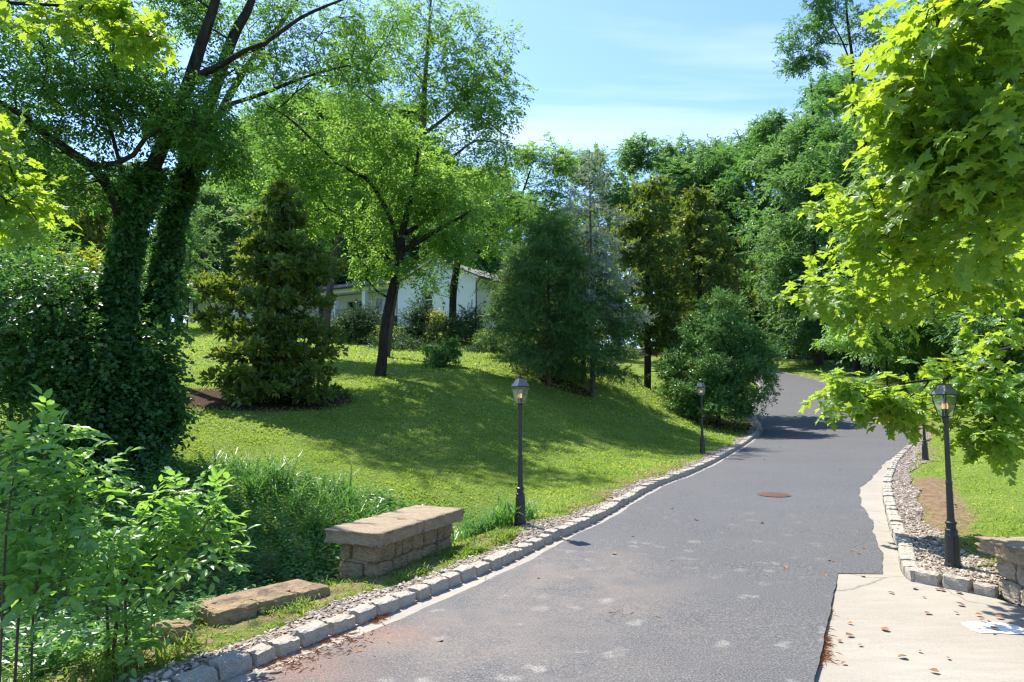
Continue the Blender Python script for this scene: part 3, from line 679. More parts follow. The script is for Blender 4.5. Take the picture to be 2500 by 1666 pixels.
lamp_post('lamp_post', 'black lamp post standing in gravel at the corner of the concrete apron', (*LAMPS[2], .195), math.radians(18), None, 'iron', .95)
lamp_post('lamp_post', 'black lamp post half hidden behind hanging maple leaves', (*LAMPS[3], gz1(*LAMPS[3])+.0), math.radians(25))
for u, Y, lab in ((1082,53.5,'slim lamp post in front of the house window'), (1183,56,'slim lamp post by the side wall of the house'), (866,54.5,'small lamp post in front of the house porch')):
    x = (u-CX)/F_PX*Y; lamp_post('garden_lamp', lab, (x, Y, gz1(x, Y)), .5)

# ------------------------------------------------------------------ manhole cover, marker stake
M['rust'] = simple_mat('rusty_iron', (.10,.058,.042), (.19,.115,.08), 30, .85, .5, .006, .2)
mh = np.array([ (1880-CX)/F_PX*14.35, 14.35 ]); mz_ = road_z(*mh)
# the road crown height at that spot
kk = np.argmin(np.hypot(*(FS[:, :2]*.5+FS[:, 2:4]*.5-mh).T)); mz_ = FS[kk, 4]+.007
mhr = empty('manhole_cover', (mh[0], mh[1], mz_), 0, 'rusty round manhole cover set in the asphalt', 'manhole cover')
b = MB(); b.lathe([(.33,-.05),(.33,.010),(.30,.012),(.30,.004)], 40); b.build('rim', M['rust'], mhr)
b = MB(); b.lathe([(.293,-.04),(.293,.012),(.28,.014)], 40); cov = b.build('cover', M['rust'], mhr)
for gxk in range(-6, 7):
    b = MB()
    wdt = math.sqrt(max(0, .27**2-(gxk*.042)**2))
    if wdt > .03: b.box(gxk*.042-.010, gxk*.042+.010, -wdt, wdt, .0142, .020); b.build('ridge', M['rust'], cov)
M['grey_plastic'] = simple_mat('grey_plastic', (.30,.30,.31), (.38,.38,.39), 30, .6, .1, .002)
hs = hit(1629,1034)
st_ = empty('marker_stake', hs, 0, 'short grey marker stake standing in the lawn', 'stake')
b = MB(); b.lathe([(.026,-.1),(.026,.20),(.030,.205),(.030,.24),(.012,.255)], 12); b.build('post', M['grey_plastic'], st_)

# ------------------------------------------------------------------ house
m, nt, out = newmat('white_brick'); t = NT(nt); tc = t.n('ShaderNodeTexCoord').outputs['Object']
sx = t.n('ShaderNodeSeparateXYZ'); t.l(tc, sx.inputs[0]); cb = t.n('ShaderNodeCombineXYZ')
t.l(t.math('ADD', sx.outputs[0], sx.outputs[1]), cb.inputs[0]); t.l(sx.outputs[2], cb.inputs[1])
br = t.n('ShaderNodeTexBrick'); br.inputs['Scale'].default_value = 1.0; br.inputs['Brick Width'].default_value = .22; br.inputs['Row Height'].default_value = .078; br.inputs['Mortar Size'].default_value = .007; br.inputs['Mortar Smooth'].default_value = .4
br.inputs['Color1'].default_value = (.86,.86,.85,1); br.inputs['Color2'].default_value = (.81,.81,.80,1); br.inputs['Mortar'].default_value = (.66,.66,.65,1)
t.l(cb.outputs[0], br.inputs['Vector'])
t.l(t.bsdf(br.outputs['Color'], .7, t.bump(br.outputs['Fac'], .6, -.01), .3), out.inputs['Surface']); M['brick'] = m
M['white'] = simple_mat('white_trim', (.78,.78,.77), (.83,.83,.82), 8, .6, .05, .002)
M['soffit'] = simple_mat('soffit', (.72,.75,.70), (.78,.79,.75), 8, .7, .05, .002)
m, nt, out = newmat('shingles'); t = NT(nt); tc = t.n('ShaderNodeTexCoord').outputs['Object']
b2 = t.n('ShaderNodeTexBrick'); b2.inputs['Scale'].default_value = 1; b2.inputs['Brick Width'].default_value = .32; b2.inputs['Row Height'].default_value = .15; b2.inputs['Mortar Size'].default_value = .012
b2.inputs['Color1'].default_value = (.17,.145,.13,1); b2.inputs['Color2'].default_value = (.27,.235,.215,1); b2.inputs['Mortar'].default_value = (.08,.07,.065,1); t.l(tc, b2.inputs['Vector'])
t.l(t.bsdf(b2.outputs['Color'], .9, t.bump(b2.outputs['Fac'], .5, -.01), .2), out.inputs['Surface']); M['shingle'] = m
M['gutter'] = simple_mat('dark_gutter', (.03,.028,.026), (.05,.047,.043), 8, .45, .05, .002)
m, nt, out = newmat('window_glass'); t = NT(nt); t.l(t.bsdf((.018,.024,.026), .04, None, .8), out.inputs['Surface']); M['window'] = m
M['door'] = simple_mat('grey_door_frame', (.50,.50,.48), (.56,.56,.54), 8, .5, .05, .002)
M['step'] = simple_mat('dark_stone_step', (.10,.095,.09), (.16,.155,.15), 20, .8, .3, .004)

HB = np.array([-3.0, 57.0]); ha = math.radians(30)
house = empty('house', (HB[0], HB[1], 0), 0, 'long white painted brick house with a porch on the hill behind the trees', 'house')
house.rotation_euler = (0, 0, math.pi-ha)            # local +x runs left along the front, local -y towards the back
def hb(name, mat, boxes, parent=house, bevel=0):
    b = MB()
    for bx in boxes: b.box(*bx)
    return b.build(name, mat, parent, bevel=bevel)
# local y: front face at 0, porch and rooms extend to negative y (rotated frame), front yard is +y
def wall_with_openings(name, x0, x1, z0, z1, yf, th, ops, parent=house):
    """front wall slab split round its openings (x0,x1,z0,z1)"""
    xs_ = sorted({x0, x1, *[o[0] for o in ops], *[o[1] for o in ops]}); b = MB()
    for a, c in zip(xs_[:-1], xs_[1:]):
        cuts = sorted([(o[2], o[3]) for o in ops if o[0] <= a+1e-6 and o[1] >= c-1e-6]); z = z0
        for lo, hi in cuts:
            if lo > z: b.box(a, c, yf-th, yf, z, lo)
            z = hi
        if z < z1: b.box(a, c, yf-th, yf, z, z1)
    return b.build(name, M['brick'], parent)
def window(x0, x1, z0, z1, yf, sill=True):
    w = hb('window', M['white'], [(x0,x0+.07,yf-.12,yf-.04,z0,z1),(x1-.07,x1,yf-.12,yf-.04,z0,z1),(x0+.07,x1-.07,yf-.12,yf-.04,z1-.07,z1),(x0+.07,x1-.07,yf-.12,yf-.04,z0,z0+.07),(x0+.07,x1-.07,yf-.11,yf-.05,(z0+z1)/2-.03,(z0+z1)/2+.03)])
    hb('pane', M['window'], [(x0+.06,x1-.06,yf-.10,yf-.085,(z0+z1)/2,z1-.06)], w); hb('pane', M['window'], [(x0+.06,x1-.06,yf-.09,yf-.075,z0+.06,(z0+z1)/2)], w)
    if sill: hb('sill', M['white'], [(x0-.18,x1+.18,yf+.002,yf+.12,z0-.17,z0-.02)], w)
ZG, ZF, ZE = 6.6, 9.55, 12.25
# right gable block, 0..8 m
wall_with_openings('front_wall', 0, 8.2, ZG, ZE, 0, .3, [(4.35,5.4,9.75,11.35)])
window(4.35, 5.4, 9.75, 11.35, 0)
b = MB(); b.add([(0,-.01,ZE),(8.2,-.01,ZE),(4.1,-.01,ZE+1.75),(0,-.28,ZE),(8.2,-.28,ZE),(4.1,-.28,ZE+1.75)], [(0,1,2),(5,4,3),(0,3,4,1),(1,4,5,2),(2,5,3,0)]); b.build('gable', M['brick'], house)
b = MB(); b.add([(.0,-.3,ZG),(.3,-.3,ZG),(.3,-15,ZG),(0,-15,ZG),(0,-.3,ZE),(.3,-.3,ZE),(.3,-15,ZE),(0,-15,ZE)], [(0,3,2,1),(4,5,6,7),(0,1,5,4),(1,2,6,5),(2,3,7,6),(3,0,4,7)]); b.build('side_wall', M['brick'], house)
for ya, yb, za_, zb in ((-2.6,-3.5,10.0,11.5),(-5.2,-6.1,10.0,11.5),(-9,-10,10,11.5),(-1.0,-1.8,7.55,8.05),(-2.3,-3.1,7.55,8.05),(-4.0,-5.6,6.9,8.2),(-7.5,-9.5,6.7,8.2)):
    w = hb('side_window', M['white'], [(-.02,-.004,yb-.08,ya+.08,za_-.08,zb+.08)]); hb('pane', M['window'], [(-.035,-.022,yb,ya,za_,zb)], w)
hb('back_wall', M['brick'], [(.3,31,-15.3,-15.0,ZG,ZE)])
hb('left_wall', M['brick'], [(8.2-.3,8.2,-15,-.3,ZE-3.0,ZE)])
def slab(name, quad, th, mat, parent=house):
    q = [Vector(p) for p in quad]; n = (q[1]-q[0]).cross(q[3]-q[0]).normalized()
    if n.z < 0: n = -n
    return MB().add(list(q)+[p+n*th for p in q], [(3,2,1,0),(4,5,6,7),(0,1,5,4),(1,2,6,5),(2,3,7,6),(3,0,4,7)]).build(name, mat, parent)
ov = .55
rf = slab('roof', [(-ov,ov,ZE-.23),(-ov,-15.6,ZE-.23),(4.1,-15.6,ZE+1.78),(4.1,ov,ZE+1.78)], .12, M['shingle'])
rf2 = slab('roof', [(8.2+ov,ov,ZE-.23),(4.1,ov,ZE+1.78),(4.1,-15.6,ZE+1.78),(8.2+ov,-15.6,ZE-.23)], .12, M['shingle'])
hb('soffit', M['soffit'], [(-ov+.02,-.004,-15.4,.5,ZE-.30,ZE-.25)]); hb('gutter', M['gutter'], [(-ov-.1,-ov+.02,-15.5,.5,ZE-.32,ZE-.18)])
b = MB(); b.bar((-.1,.08,ZG),(-.1,.08,ZE-.7),.05,6); b.bar((-.1,.08,ZE-.7),(-.5,.08,ZE-.3),.05,6); b.build('downspout', M['gutter'], house)
for a_, b_ in (((-ov,ZE-.25),(4.1,ZE+1.76)),((8.2+ov,ZE-.25),(4.1,ZE+1.76))):
    s_ = MB(); s_.add([(a_[0],ov-.06,a_[1]-.1),(b_[0],ov-.06,b_[1]-.1),(b_[0],ov-.06,b_[1]+.0),(a_[0],ov-.06,a_[1]+.0),(a_[0],ov-.02,a_[1]-.1),(b_[0],ov-.02,b_[1]-.1),(b_[0],ov-.02,b_[1]),(a_[0],ov-.02,a_[1])], [(3,2,1,0),(4,5,6,7),(0,1,5,4),(1,2,6,5),(2,3,7,6),(3,0,4,7)]); s_.build('bargeboard', M['white'], house)
# porch 8.2 .. 26 m
hb('porch_base', M['brick'], [(8.21,26,-3.2,-.6,ZG,ZF-.12)]); hb('porch_floor', M['white'], [(8.21,26,-3.2,-.5,ZF-.12,ZF)])
wall_with_openings('porch_wall', 8.2, 26, ZF, ZE, -3.2, .25, [(11.2,12.3,ZF,ZF+2.1),(12.7,13.5,ZF,ZF+2.1),(15.0,17.2,ZF,ZF+2.1),(20,21.2,ZF+.8,ZF+2.1)])
for x0, x1, z0, z1 in ((11.2,12.3,ZF,ZF+2.1),(12.7,13.5,ZF,ZF+2.1),(15.0,16.08,ZF,ZF+2.1),(16.12,17.2,ZF,ZF+2.1),(20,21.2,ZF+.8,ZF+2.1)):
    dd = hb('glazed_door', M['door'], [(x0,x0+.09,-3.35,-3.27,z0,z1),(x1-.09,x1,-3.35,-3.27,z0,z1),(x0+.09,x1-.09,-3.35,-3.27,z1-.1,z1),(x0+.09,x1-.09,-3.35,-3.27,z0,z0+.12)])
    hb('pane', M['window'], [(x0+.08,x1-.08,-3.32,-3.30,z0+.1,z1-.08)], dd)
hb('porch_ceiling', M['soffit'], [(8.21,26,-3.2,-.2,ZE+.06,ZE+.12)]); hb('porch_beam', M['soffit'], [(8.21,26,-.85,-.6,ZE-.22,ZE+.055)])
for x in (9.0, 12.7, 16.4, 20.1, 23.8):
    col = hb('column', M['white'], [(x-.19,x+.19,-.92,-.54,ZF,ZE-.22)]); hb('capital', M['white'], [(x-.24,x+.24,-.97,-.49,ZE-.36,ZE-.225)], col)
slab('porch_roof', [(8.0,-.1,ZE+.1),(26.6,-.1,ZE+.1),(26.6,-7.5,ZE+2.0),(8.0,-7.5,ZE+2.0)], .12, M['shingle'])
slab('rear_roof', [(8.0,-7.5,ZE+2.0),(26.6,-7.5,ZE+2.0),(26.6,-15.6,ZE-.1),(8.0,-15.6,ZE-.1)], .12, M['shingle'])
hb('gutter', M['gutter'], [(8.3,26.6,-.1,.04,ZE+.02,ZE+.16)])
ra = hb('railing', M['gutter'], [(11.0,26,-.76,-.72,ZF+.86,ZF+.90),(11.0,26,-.76,-.72,ZF+.08,ZF+.11)])
for k in range(100):
    x = 11.05+k*.15; hb('baluster', M['gutter'], [(x-.009,x+.009,-.75,-.73,ZF+.11,ZF+.86)], ra)
# steps
stp = empty('steps', (0,0,0)); stp.parent = house
for k in range(7): hb('step', M['step'], [(8.6,10.8,-.5+k*.3,-.2+k*.3,ZG+.6,ZF-.16*(k+1)+.04)], stp)
sr = MB(); 
for x in (8.65, 10.75): sr.bar((x,-.5,ZF+.9),(x,1.7,ZF-.3),.022,6); sr.bar((x,1.7,ZF-.3),(x,1.7,ZF-1.2),.022,6)
sr = sr.build('handrail', M['gutter'], stp)
for x in (8.65, 10.75):
    for k in range(14):
        y = -.45+k*.15; top = ZF+.9-(y+.5)*.545; b = MB(); b.bar((x,y,top-.95),(x,y,top),.010,4); b.build('spindle', M['gutter'], stp)
# left wing with balcony over arches
wall_with_openings('wing_wall', 26, 35, ZG, ZE-.1, .6, .3, [(27.2,28.6,ZF+.1,ZF+1.7),(30,31.2,ZF+.1,ZF+1.9)])
for x0, x1 in ((27.2,28.6),(30,31.2)):
    w = hb('wing_window', M['white'], [(x0,x0+.07,.45,.52,ZF+.1,ZF+1.7),(x1-.07,x1,.45,.52,ZF+.1,ZF+1.7),(x0+.07,x1-.07,.45,.52,ZF+1.63,ZF+1.7)]); hb('pane', M['window'], [(x0+.05,x1-.05,.46,.48,ZF+.1,ZF+1.65)], w)
hb('wing_side', M['brick'], [(26,26.3,-3.2,.29,ZG,ZE-.1)])
arch = MB()
for x0 in (27.0, 29.6, 32.2):
    n = 10; R = 1.0; zc = ZF-1.55
    arch.box(x0-.15, x0+.15, 1.9, 2.2, ZG-.6, zc); arch.box(x0+2.3-.0, x0+2.3+.15, 1.9, 2.2, ZG-.6, zc)
    for k in range(n):
        a0, a1 = math.pi*k/n, math.pi*(k+1)/n; cx_ = x0+1.225; R = 1.075
        pa = (cx_-R*math.cos(a0), zc+.75*R*math.sin(a0)); pb = (cx_-R*math.cos(a1), zc+.75*R*math.sin(a1)); zt = ZF-.2
        arch.add([(pa[0],1.9,pa[1]),(pb[0],1.9,pb[1]),(pb[0],1.9,zt),(pa[0],1.9,zt),(pa[0],2.2,pa[1]),(pb[0],2.2,pb[1]),(pb[0],2.2,zt),(pa[0],2.2,zt)], [(3,2,1,0),(4,5,6,7),(0,1,5,4),(2,3,7,6)])
arch.build('arcade', M['brick'], house)
hb('balcony_floor', M['white'], [(26.7,35,.61,2.3,ZF-.2,ZF-.02)])
rl = hb('balcony_railing', M['gutter'], [(26.8,35,2.16,2.2,ZF+.82,ZF+.86),(26.8,35,2.16,2.2,ZF+.06,ZF+.09)])
for k in range(62): hb('baluster', M['gutter'], [(26.85+k*.13-.009,26.85+k*.13+.009,2.17,2.19,ZF+.09,ZF+.82)], rl)
for x in (27.0,30.5,34): hb('wing_column', M['white'], [(x-.13,x+.13,2.0,2.26,ZF+.0,ZE-.15)])
slab('wing_roof', [(25.4,2.7,ZE-.25),(35.6,2.7,ZE-.25),(33.5,-4,ZE+1.7),(27.5,-4,ZE+1.7)], .12, M['shingle'])
slab('wing_roof', [(25.4,-15,ZE-.25),(25.4,2.7,ZE-.25),(27.5,-4,ZE+1.7),(27.5,-12,ZE+1.7)], .12, M['shingle'])
hb('wing_gutter', M['gutter'], [(25.4,35.6,2.7,2.82,ZE-.33,ZE-.2)])
# ------------------------------------------------------------------ foliage machinery
T_DIA = (np.array([(0,0,0),(.5,.5,.07),(1,0,-.06),(.5,-.5,.07)]), np.array([(0,1,2),(0,2,3)]))
T_NEED = (np.array([(0,.5,0),(0,-.5,0),(1,0,-.04)]), np.array([(0,1,2)]))
T_OVAL = (np.array([(0,0,0),(.28,.46,.05),(.65,.40,.05),(1,0,-.10),(.65,-.40,.05),(.28,-.46,.05),(.5,0,-.02)]),
          np.array([(0,1,6),(1,2,6),(2,3,6),(0,6,5),(5,6,4),(4,6,3)]))
def maple_template():
    o = [(0,0),(.06,.16),(-.02,.36),(.16,.33),(.20,.56),(.36,.40),(.46,.50),(.58,.62),(.62,.36),(.56,.22),(.74,.26),(.82,.12),(1.0,0)]
    o = o+[(x, -y) for x, y in reversed(o[1:-1])]
    V = [(x, y, .22*abs(y)-.24*x*x+.05*math.sin(9*x+7*y)) for x, y in o]+[(.36,0,-.02)]
    n = len(o); return np.array(V), np.array([(i, (i+1) % n, n) for i in range(n)])
T_MAPLE = maple_template()
def leaves(P, D, N, Ln, Wd, tmpl):
    tv, tf = tmpl; n = len(P)
    D = nrm(D); B = nrm(np.cross(D, N)); N2 = np.cross(B, D)
    V = P[:, None, :]+tv[None, :, 0:1]*(D*Ln[:, None])[:, None, :]+tv[None, :, 1:2]*(B*Wd[:, None])[:, None, :]+tv[None, :, 2:3]*(N2*Ln[:, None])[:, None, :]
    F = (tf[None]+(np.arange(n)*len(tv))[:, None, None]).reshape(-1, 3)
    return V.reshape(-1, 3), F
class Foliage:
    def __init__(s): s.V = []; s.F = []; s.R = []; s.n = 0
    def add(s, P, D, N, Ln, Wd, tmpl, R):
        V, F = leaves(P, D, N, Ln, Wd, tmpl); s.V.append(V); s.F.append(F+s.n); s.n += len(V); s.R.append(np.repeat(R, len(tmpl[0])))
    def build(s, name, mat, parent=None, base=(0,0,0)):
        V = np.concatenate(s.V)-np.asarray(base); me = mesh_np(name, V, np.concatenate(s.F), mat, False, {'rnd': np.clip(np.concatenate(s.R), 0, 1)})
        o = link(name, me, parent); o['kind'] = 'stuff'; return o
SPEC = {  # sprig length, leaves per sprig, leaf length, width, side angle, droop, upward normal weight, outward weight
 'walnut': dict(sl=.48, k=9, ll=.185, lw=.078, ang=1.05, droop=.38, tilt=.45, out=.8, tm=T_DIA),
 'ash':    dict(sl=.30, k=8,  ll=.105, lw=.048, ang=.9,  droop=.32, tilt=.6, out=.8, tm=T_DIA),
 'vine':   dict(sl=.24, k=6,  ll=.085, lw=.070, ang=1.0, droop=.5,  tilt=.7, out=.9, tm=T_DIA),
 'magnolia': dict(sl=.10, k=8, ll=.19, lw=.075, ang=1.0, droop=-.25, tilt=.8, out=1., tm=T_DIA),
 'hemlock': dict(sl=.46, k=15, ll=.13, lw=.034, ang=.95, droop=.30, tilt=.5, out=1.1, tm=T_NEED),
 'cedar':  dict(sl=.40, k=12, ll=.10, lw=.032, ang=1.1, droop=-.02, tilt=.8, out=1.1, tm=T_NEED),
 'holly':  dict(sl=.18, k=8,  ll=.075, lw=.042, ang=1.0, droop=-.1, tilt=.9, out=1., tm=T_DIA),
 'broad':  dict(sl=.34, k=7,  ll=.15, lw=.095, ang=.9,  droop=.22, tilt=.6, out=.8, tm=T_DIA),
 'feather':dict(sl=.50, k=9, ll=.21, lw=.09, ang=1.0,  droop=.35, tilt=.5, out=.8, tm=T_DIA),
 'far':    dict(sl=.55, k=7,  ll=.26, lw=.17, ang=.9,   droop=.22, tilt=.7, out=.8, tm=T_DIA),
 'juniper':dict(sl=.36, k=13, ll=.10, lw=.028, ang=.6,  droop=-.15, tilt=.8, out=1.2, tm=T_NEED),
 'dogwood':dict(sl=.26, k=6,  ll=.13, lw=.065, ang=.9,  droop=.75, tilt=.4, out=.9, tm=T_DIA),
 'sapling':dict(sl=.30, k=7,  ll=.115, lw=.055, ang=.95, droop=.15, tilt=.45, out=.9, tm=T_OVAL),
}
def sprig_leaves(fol, Cn, RC, nper, sp, r, scale=1.0, axis=None, rbias=0.0):
    """leafy twigs round each cluster centre Cn (n,3) with radii RC (n,3); returns nothing, adds to fol"""
    n = len(Cn); M_ = n*nper
    c = np.repeat(Cn, nper, 0); rc = np.repeat(RC, nper, 0)
    u = nrm(r.normal(size=(M_, 3))); rad = r.random(M_)**.45
    o = u*rad[:, None]*rc
    out_ = nrm(o+1e-6)
    d = out_*sp['out']+r.normal(size=(M_, 3))*.45
    if axis is not None: d = d+np.repeat(axis, nper, 0)*.7
    d[:, 2] -= sp['droop']*.8
    d = nrm(d); d = np.where(np.abs(d[:, 2:3]) > .97, nrm(d+[.3,.2,0]), d)
    K = sp['k']; tt = (np.arange(K)+.6)/K
    sl = sp['sl']*scale*r.uniform(.7, 1.25, M_)
    org = c+o*.85
    P = org[:, None, :]+d[:, None, :]*(tt[None, :, None]*sl[:, None, None])
    P[..., 2] -= sp['droop']*(tt[None, :]**2)*sl[:, None]*.5
    up = np.array([0,0,1.]); side = nrm(np.cross(d, up[None]))
    vert = nrm(np.cross(side, d))
    sgn = np.where(np.arange(K) % 2 == 0, 1., -1.)
    if sp['tm'] is T_NEED or sp['sl'] < .2:
        ph = r.uniform(0, 6.28, (M_, K)); lat = side[:, None, :]*np.cos(ph)[..., None]+vert[:, None, :]*np.sin(ph)[..., None]
    else:
        lat = side[:, None, :]*sgn[None, :, None]+vert[:, None, :]*r.normal(0, .25, (M_, K, 1))
    a = sp['ang']*(1-.55*(tt**3))
    D = d[:, None, :]*np.cos(a)[None, :, None]+lat*np.sin(a)[None, :, None]
    D = D+r.normal(0, .14, D.shape); D[..., 2] -= sp['droop']*.35
    N = vert[:, None, :]*.9+np.array([0,0,.35])+r.normal(0, sp['tilt'], D.shape)
    sz = r.uniform(.72, 1.2, (M_, K))*scale
    rn = np.repeat(np.clip(r.beta(2.2, 2.2, M_)+rbias, 0, 1), K)*.75+r.random(M_*K)*.25
    fol.add(P.reshape(-1, 3), D.reshape(-1, 3), N.reshape(-1, 3), (sp['ll']*sz).ravel(), (sp['lw']*sz).ravel(), sp['tm'], rn)

def tube(path, rad, n=10, wob=.05, r=None):
    """smooth tapered tube along a polyline"""
    P = np.asarray(path, float); rad = np.asarray(rad, float); m_ = len(P)
    T = nrm(np.gradient(P, axis=0)); ref = np.array([1.,0,0]) if abs(T[0][0]) < .9 else np.array([0,1.,0])
    V = []; Nn = nrm(np.cross(T[0], ref))
    for i in range(m_):
        Nn = nrm(Nn-T[i]*(Nn@T[i])); Bn = np.cross(T[i], Nn)
        a = 2*np.pi*np.arange(n)/n; rr = rad[i]*(1+(wob*np.sin(3*a+i*.37)+wob*.7*np.sin(5*a-i*.21)))
        V.append(P[i]+np.outer(np.cos(a)*rr, Nn)+np.outer(np.sin(a)*rr, Bn))
    V = np.concatenate(V); idx = np.arange(m_*n).reshape(m_, n)
    a, b = idx[:-1], idx[1:]
    F = np.concatenate([np.c_[a.ravel(), np.roll(a, -1, 1).ravel(), np.roll(b, -1, 1).ravel()], np.c_[a.ravel(), np.roll(b, -1, 1).ravel(), b.ravel()]])
    return V, F
class Wood:
    def __init__(s): s.V = []; s.F = []; s.n = 0
    def add(s, V, F): s.V.append(V); s.F.append(F+s.n); s.n += len(V)
    def build(s, name, mat, parent, base):
        return link(name, mesh_np(name, np.concatenate(s.V)-np.asarray(base), np.concatenate(s.F), mat, True), parent)
def resample(path, step):
    P = np.asarray(path, float); P = catmull(P, 8) if len(P) > 2 else P
    a = np.r_[0, np.cumsum(np.linalg.norm(np.diff(P[:, :3], axis=0), axis=1))]; n = max(3, int(a[-1]/step)+1)
    q = np.linspace(0, a[-1], n); return np.stack([np.interp(q, a, P[:, i]) for i in range(P.shape[1])], 1)
def grow(guides, Cn, r, bf=.35, step=.55, tip_r=.010, limb_max=.10, sag=0.04):
    """guides: list of resampled (x,y,z,r) polylines; clusters hook on by a balanced minimum spanning tree"""
    pos = []; par = []; plen = []; grad = []
    for gi, g in enumerate(guides):
        prev = -1
        if gi > 0:
            A = np.array(pos); prev = int(np.argmin(np.linalg.norm(A-g[0, :3], axis=1)))
        for q in g:
            L_ = 0 if prev < 0 else plen[prev]+np.linalg.norm(q[:3]-pos[prev])
            pos.append(q[:3]); par.append(prev); plen.append(L_); grad.append(q[3]); prev = len(pos)-1
    ng = len(pos); n = len(Cn)
    P = np.array(pos); PL = np.array(plen)
    ok = np.arange(ng) > ng*.0
    tips = []
    un = np.ones(n, bool); best = np.full(n, 1e9); bi = np.zeros(n, int)
    skip = np.array([g_ > .0 for g_ in grad])
    def relax(k0):
        A = P[k0:]; LL = PL[k0:]
        dv_ = Cn[:, None, :]-A[None]; D = np.linalg.norm(dv_, axis=2)
        Cst = D+bf*LL[None]+np.maximum(0, -dv_[..., 2])*.35
        j = np.argmin(Cst, 1); c = Cst[np.arange(n), j]; m_ = c < best
        best[m_] = c[m_]; bi[m_] = j[m_]+k0
    relax(0)
    for _ in range(n):
        b = np.where(un, best, 1e18); i = int(np.argmin(b)); un[i] = False
        s0 = P[bi[i]]; d = Cn[i]-s0; L_ = np.linalg.norm(d); ns = max(1, int(L_/step)); k0 = len(P); prev = bi[i]; new = []
        bend = r.normal(0, .09*L_, 3); bend[2] += sag*L_
        for q in range(1, ns+1):
            tq = q/ns; pt = s0+d*tq+bend*math.sin(math.pi*tq)+(r.normal(0, .02, 3) if q < ns else 0)
            new.append(pt); par.append(prev); grad.append(0.0); prev = k0+q-1
        lens = [PL[bi[i]]]
        for q in new: lens.append(lens[-1]+L_/ns)
        P = np.concatenate([P, np.array(new)]); PL = np.concatenate([PL, lens[1:]]); tips.append(len(P)-1)
        relax(k0)
    rad = np.zeros(len(P)); acc = np.zeros(len(P))
    for k in range(len(P)-1, -1, -1):
        rr = max(tip_r, acc[k]**(1/2.4)) if acc[k] > 0 else tip_r
        rr = min(rr, limb_max) if grad[k] == 0 else grad[k]
        rad[k] = rr
        if par[k] >= 0 and grad[k] == 0: acc[par[k]] += rr**2.4
    return P, np.array(par), rad, np.array(grad), ng
def frusta(P, par, rad, sel, n=5):
    idx = np.where(sel)[0]; A = P[par[idx]]; B = P[idx]; ra = np.minimum(rad[par[idx]], rad[idx]*1.6); rb = rad[idx]
    D = nrm(B-A); ref = np.where(np.abs(D[:, 2:3]) < .9, np.array([[0,0,1.]]), np.array([[1.,0,0]])); U = nrm(np.cross(D, ref)); W = np.cross(D, U)
    a = 2*np.pi*np.arange(n)/n; ring = np.cos(a)[None, :, None]*U[:, None, :]+np.sin(a)[None, :, None]*W[:, None, :]
    V = np.concatenate([A[:, None, :]+ring*ra[:, None, None], B[:, None, :]+ring*rb[:, None, None]], 1).reshape(-1, 3)
    i0 = np.arange(n); i1 = (i0+1) % n; f = np.concatenate([np.c_[i0, i1, i1+n], np.c_[i0, i1+n, i0+n]])
    F = (f[None]+(np.arange(len(idx))*2*n)[:, None, None]).reshape(-1, 3)
    return V, F
def blob_points(blobs, r, gap=.0):
    """blobs: (centre xyz, radii xyz, count) -> cluster centres"""
    out_ = []
    for c, rad, n in blobs:
        u = nrm(r.normal(size=(n, 3))); out_.append(np.asarray(c)+u*(r.random(n)**.42)[:, None]*np.asarray(rad))
    return np.concatenate(out_)
def pb(u, v, Y, ru, rv, n, dz=None):
    """ellipsoid given by its picture centre, depth and picture radii (pixels); its depth radius defaults to its width"""
    k = Y/F_PX; return (at(u, v, Y), (ru*k, (dz if dz else ru*k), rv*k), n)
def pp(pts):
    """picture polyline with depth and radius -> guide"""
    return np.array([[*at(u, v, Y), rr] for u, v, Y, rr in pts])
def make_tree(name, label, cat, guides, blobs, species, leafm, barkm, seed, rc=(.55,.55,.35), nper=12, group=None, bf=.35, scale=1.0, base=None, tip_r=.010, limb_max=.10, extra=None, trunk_n=12, rbias=0.0, sag=.04, twigs=True):
    r = np.random.default_rng(seed)
    G = [resample(g, .35) for g in guides]
    if base is None: base = G[0][0, :3].copy()
    Cn = blob_points(blobs, r)
    P, par, rad, grad, ng = grow(G, Cn, r, bf, tip_r=tip_r, limb_max=limb_max, sag=sag)
    root = empty(name, base, 0, label, cat, group)
    w = Wood()
    for g in G:
        g2 = g.copy(); V, F = tube(g2[:, :3], g2[:, 3], trunk_n); w.add(V, F)
    sel = np.arange(len(P)) >= ng
    if twigs and sel.any(): V, F = frusta(P, par, rad, sel); w.add(V, F)
    w.build('trunk', barkm, root, base)
    f = Foliage(); sp = SPEC[species]
    RC = np.array(rc)[None]*r.uniform(.7, 1.3, (len(Cn), 1))
    sprig_leaves(f, Cn, RC, nper, sp, r, scale, rbias=rbias)
    if extra: extra(f, r)
    f.build('crown', leafm, root, base)
    return root
# ------------------------------------------------------------------ the trees of the lawn
def ground_guide(u, v, Y): p = at(u, v, Y); return p
def root_pt(g, dep=.15):
    g = np.array(g); g[0, 2] = gz1(g[0, 0], g[0, 1])-dep; return g
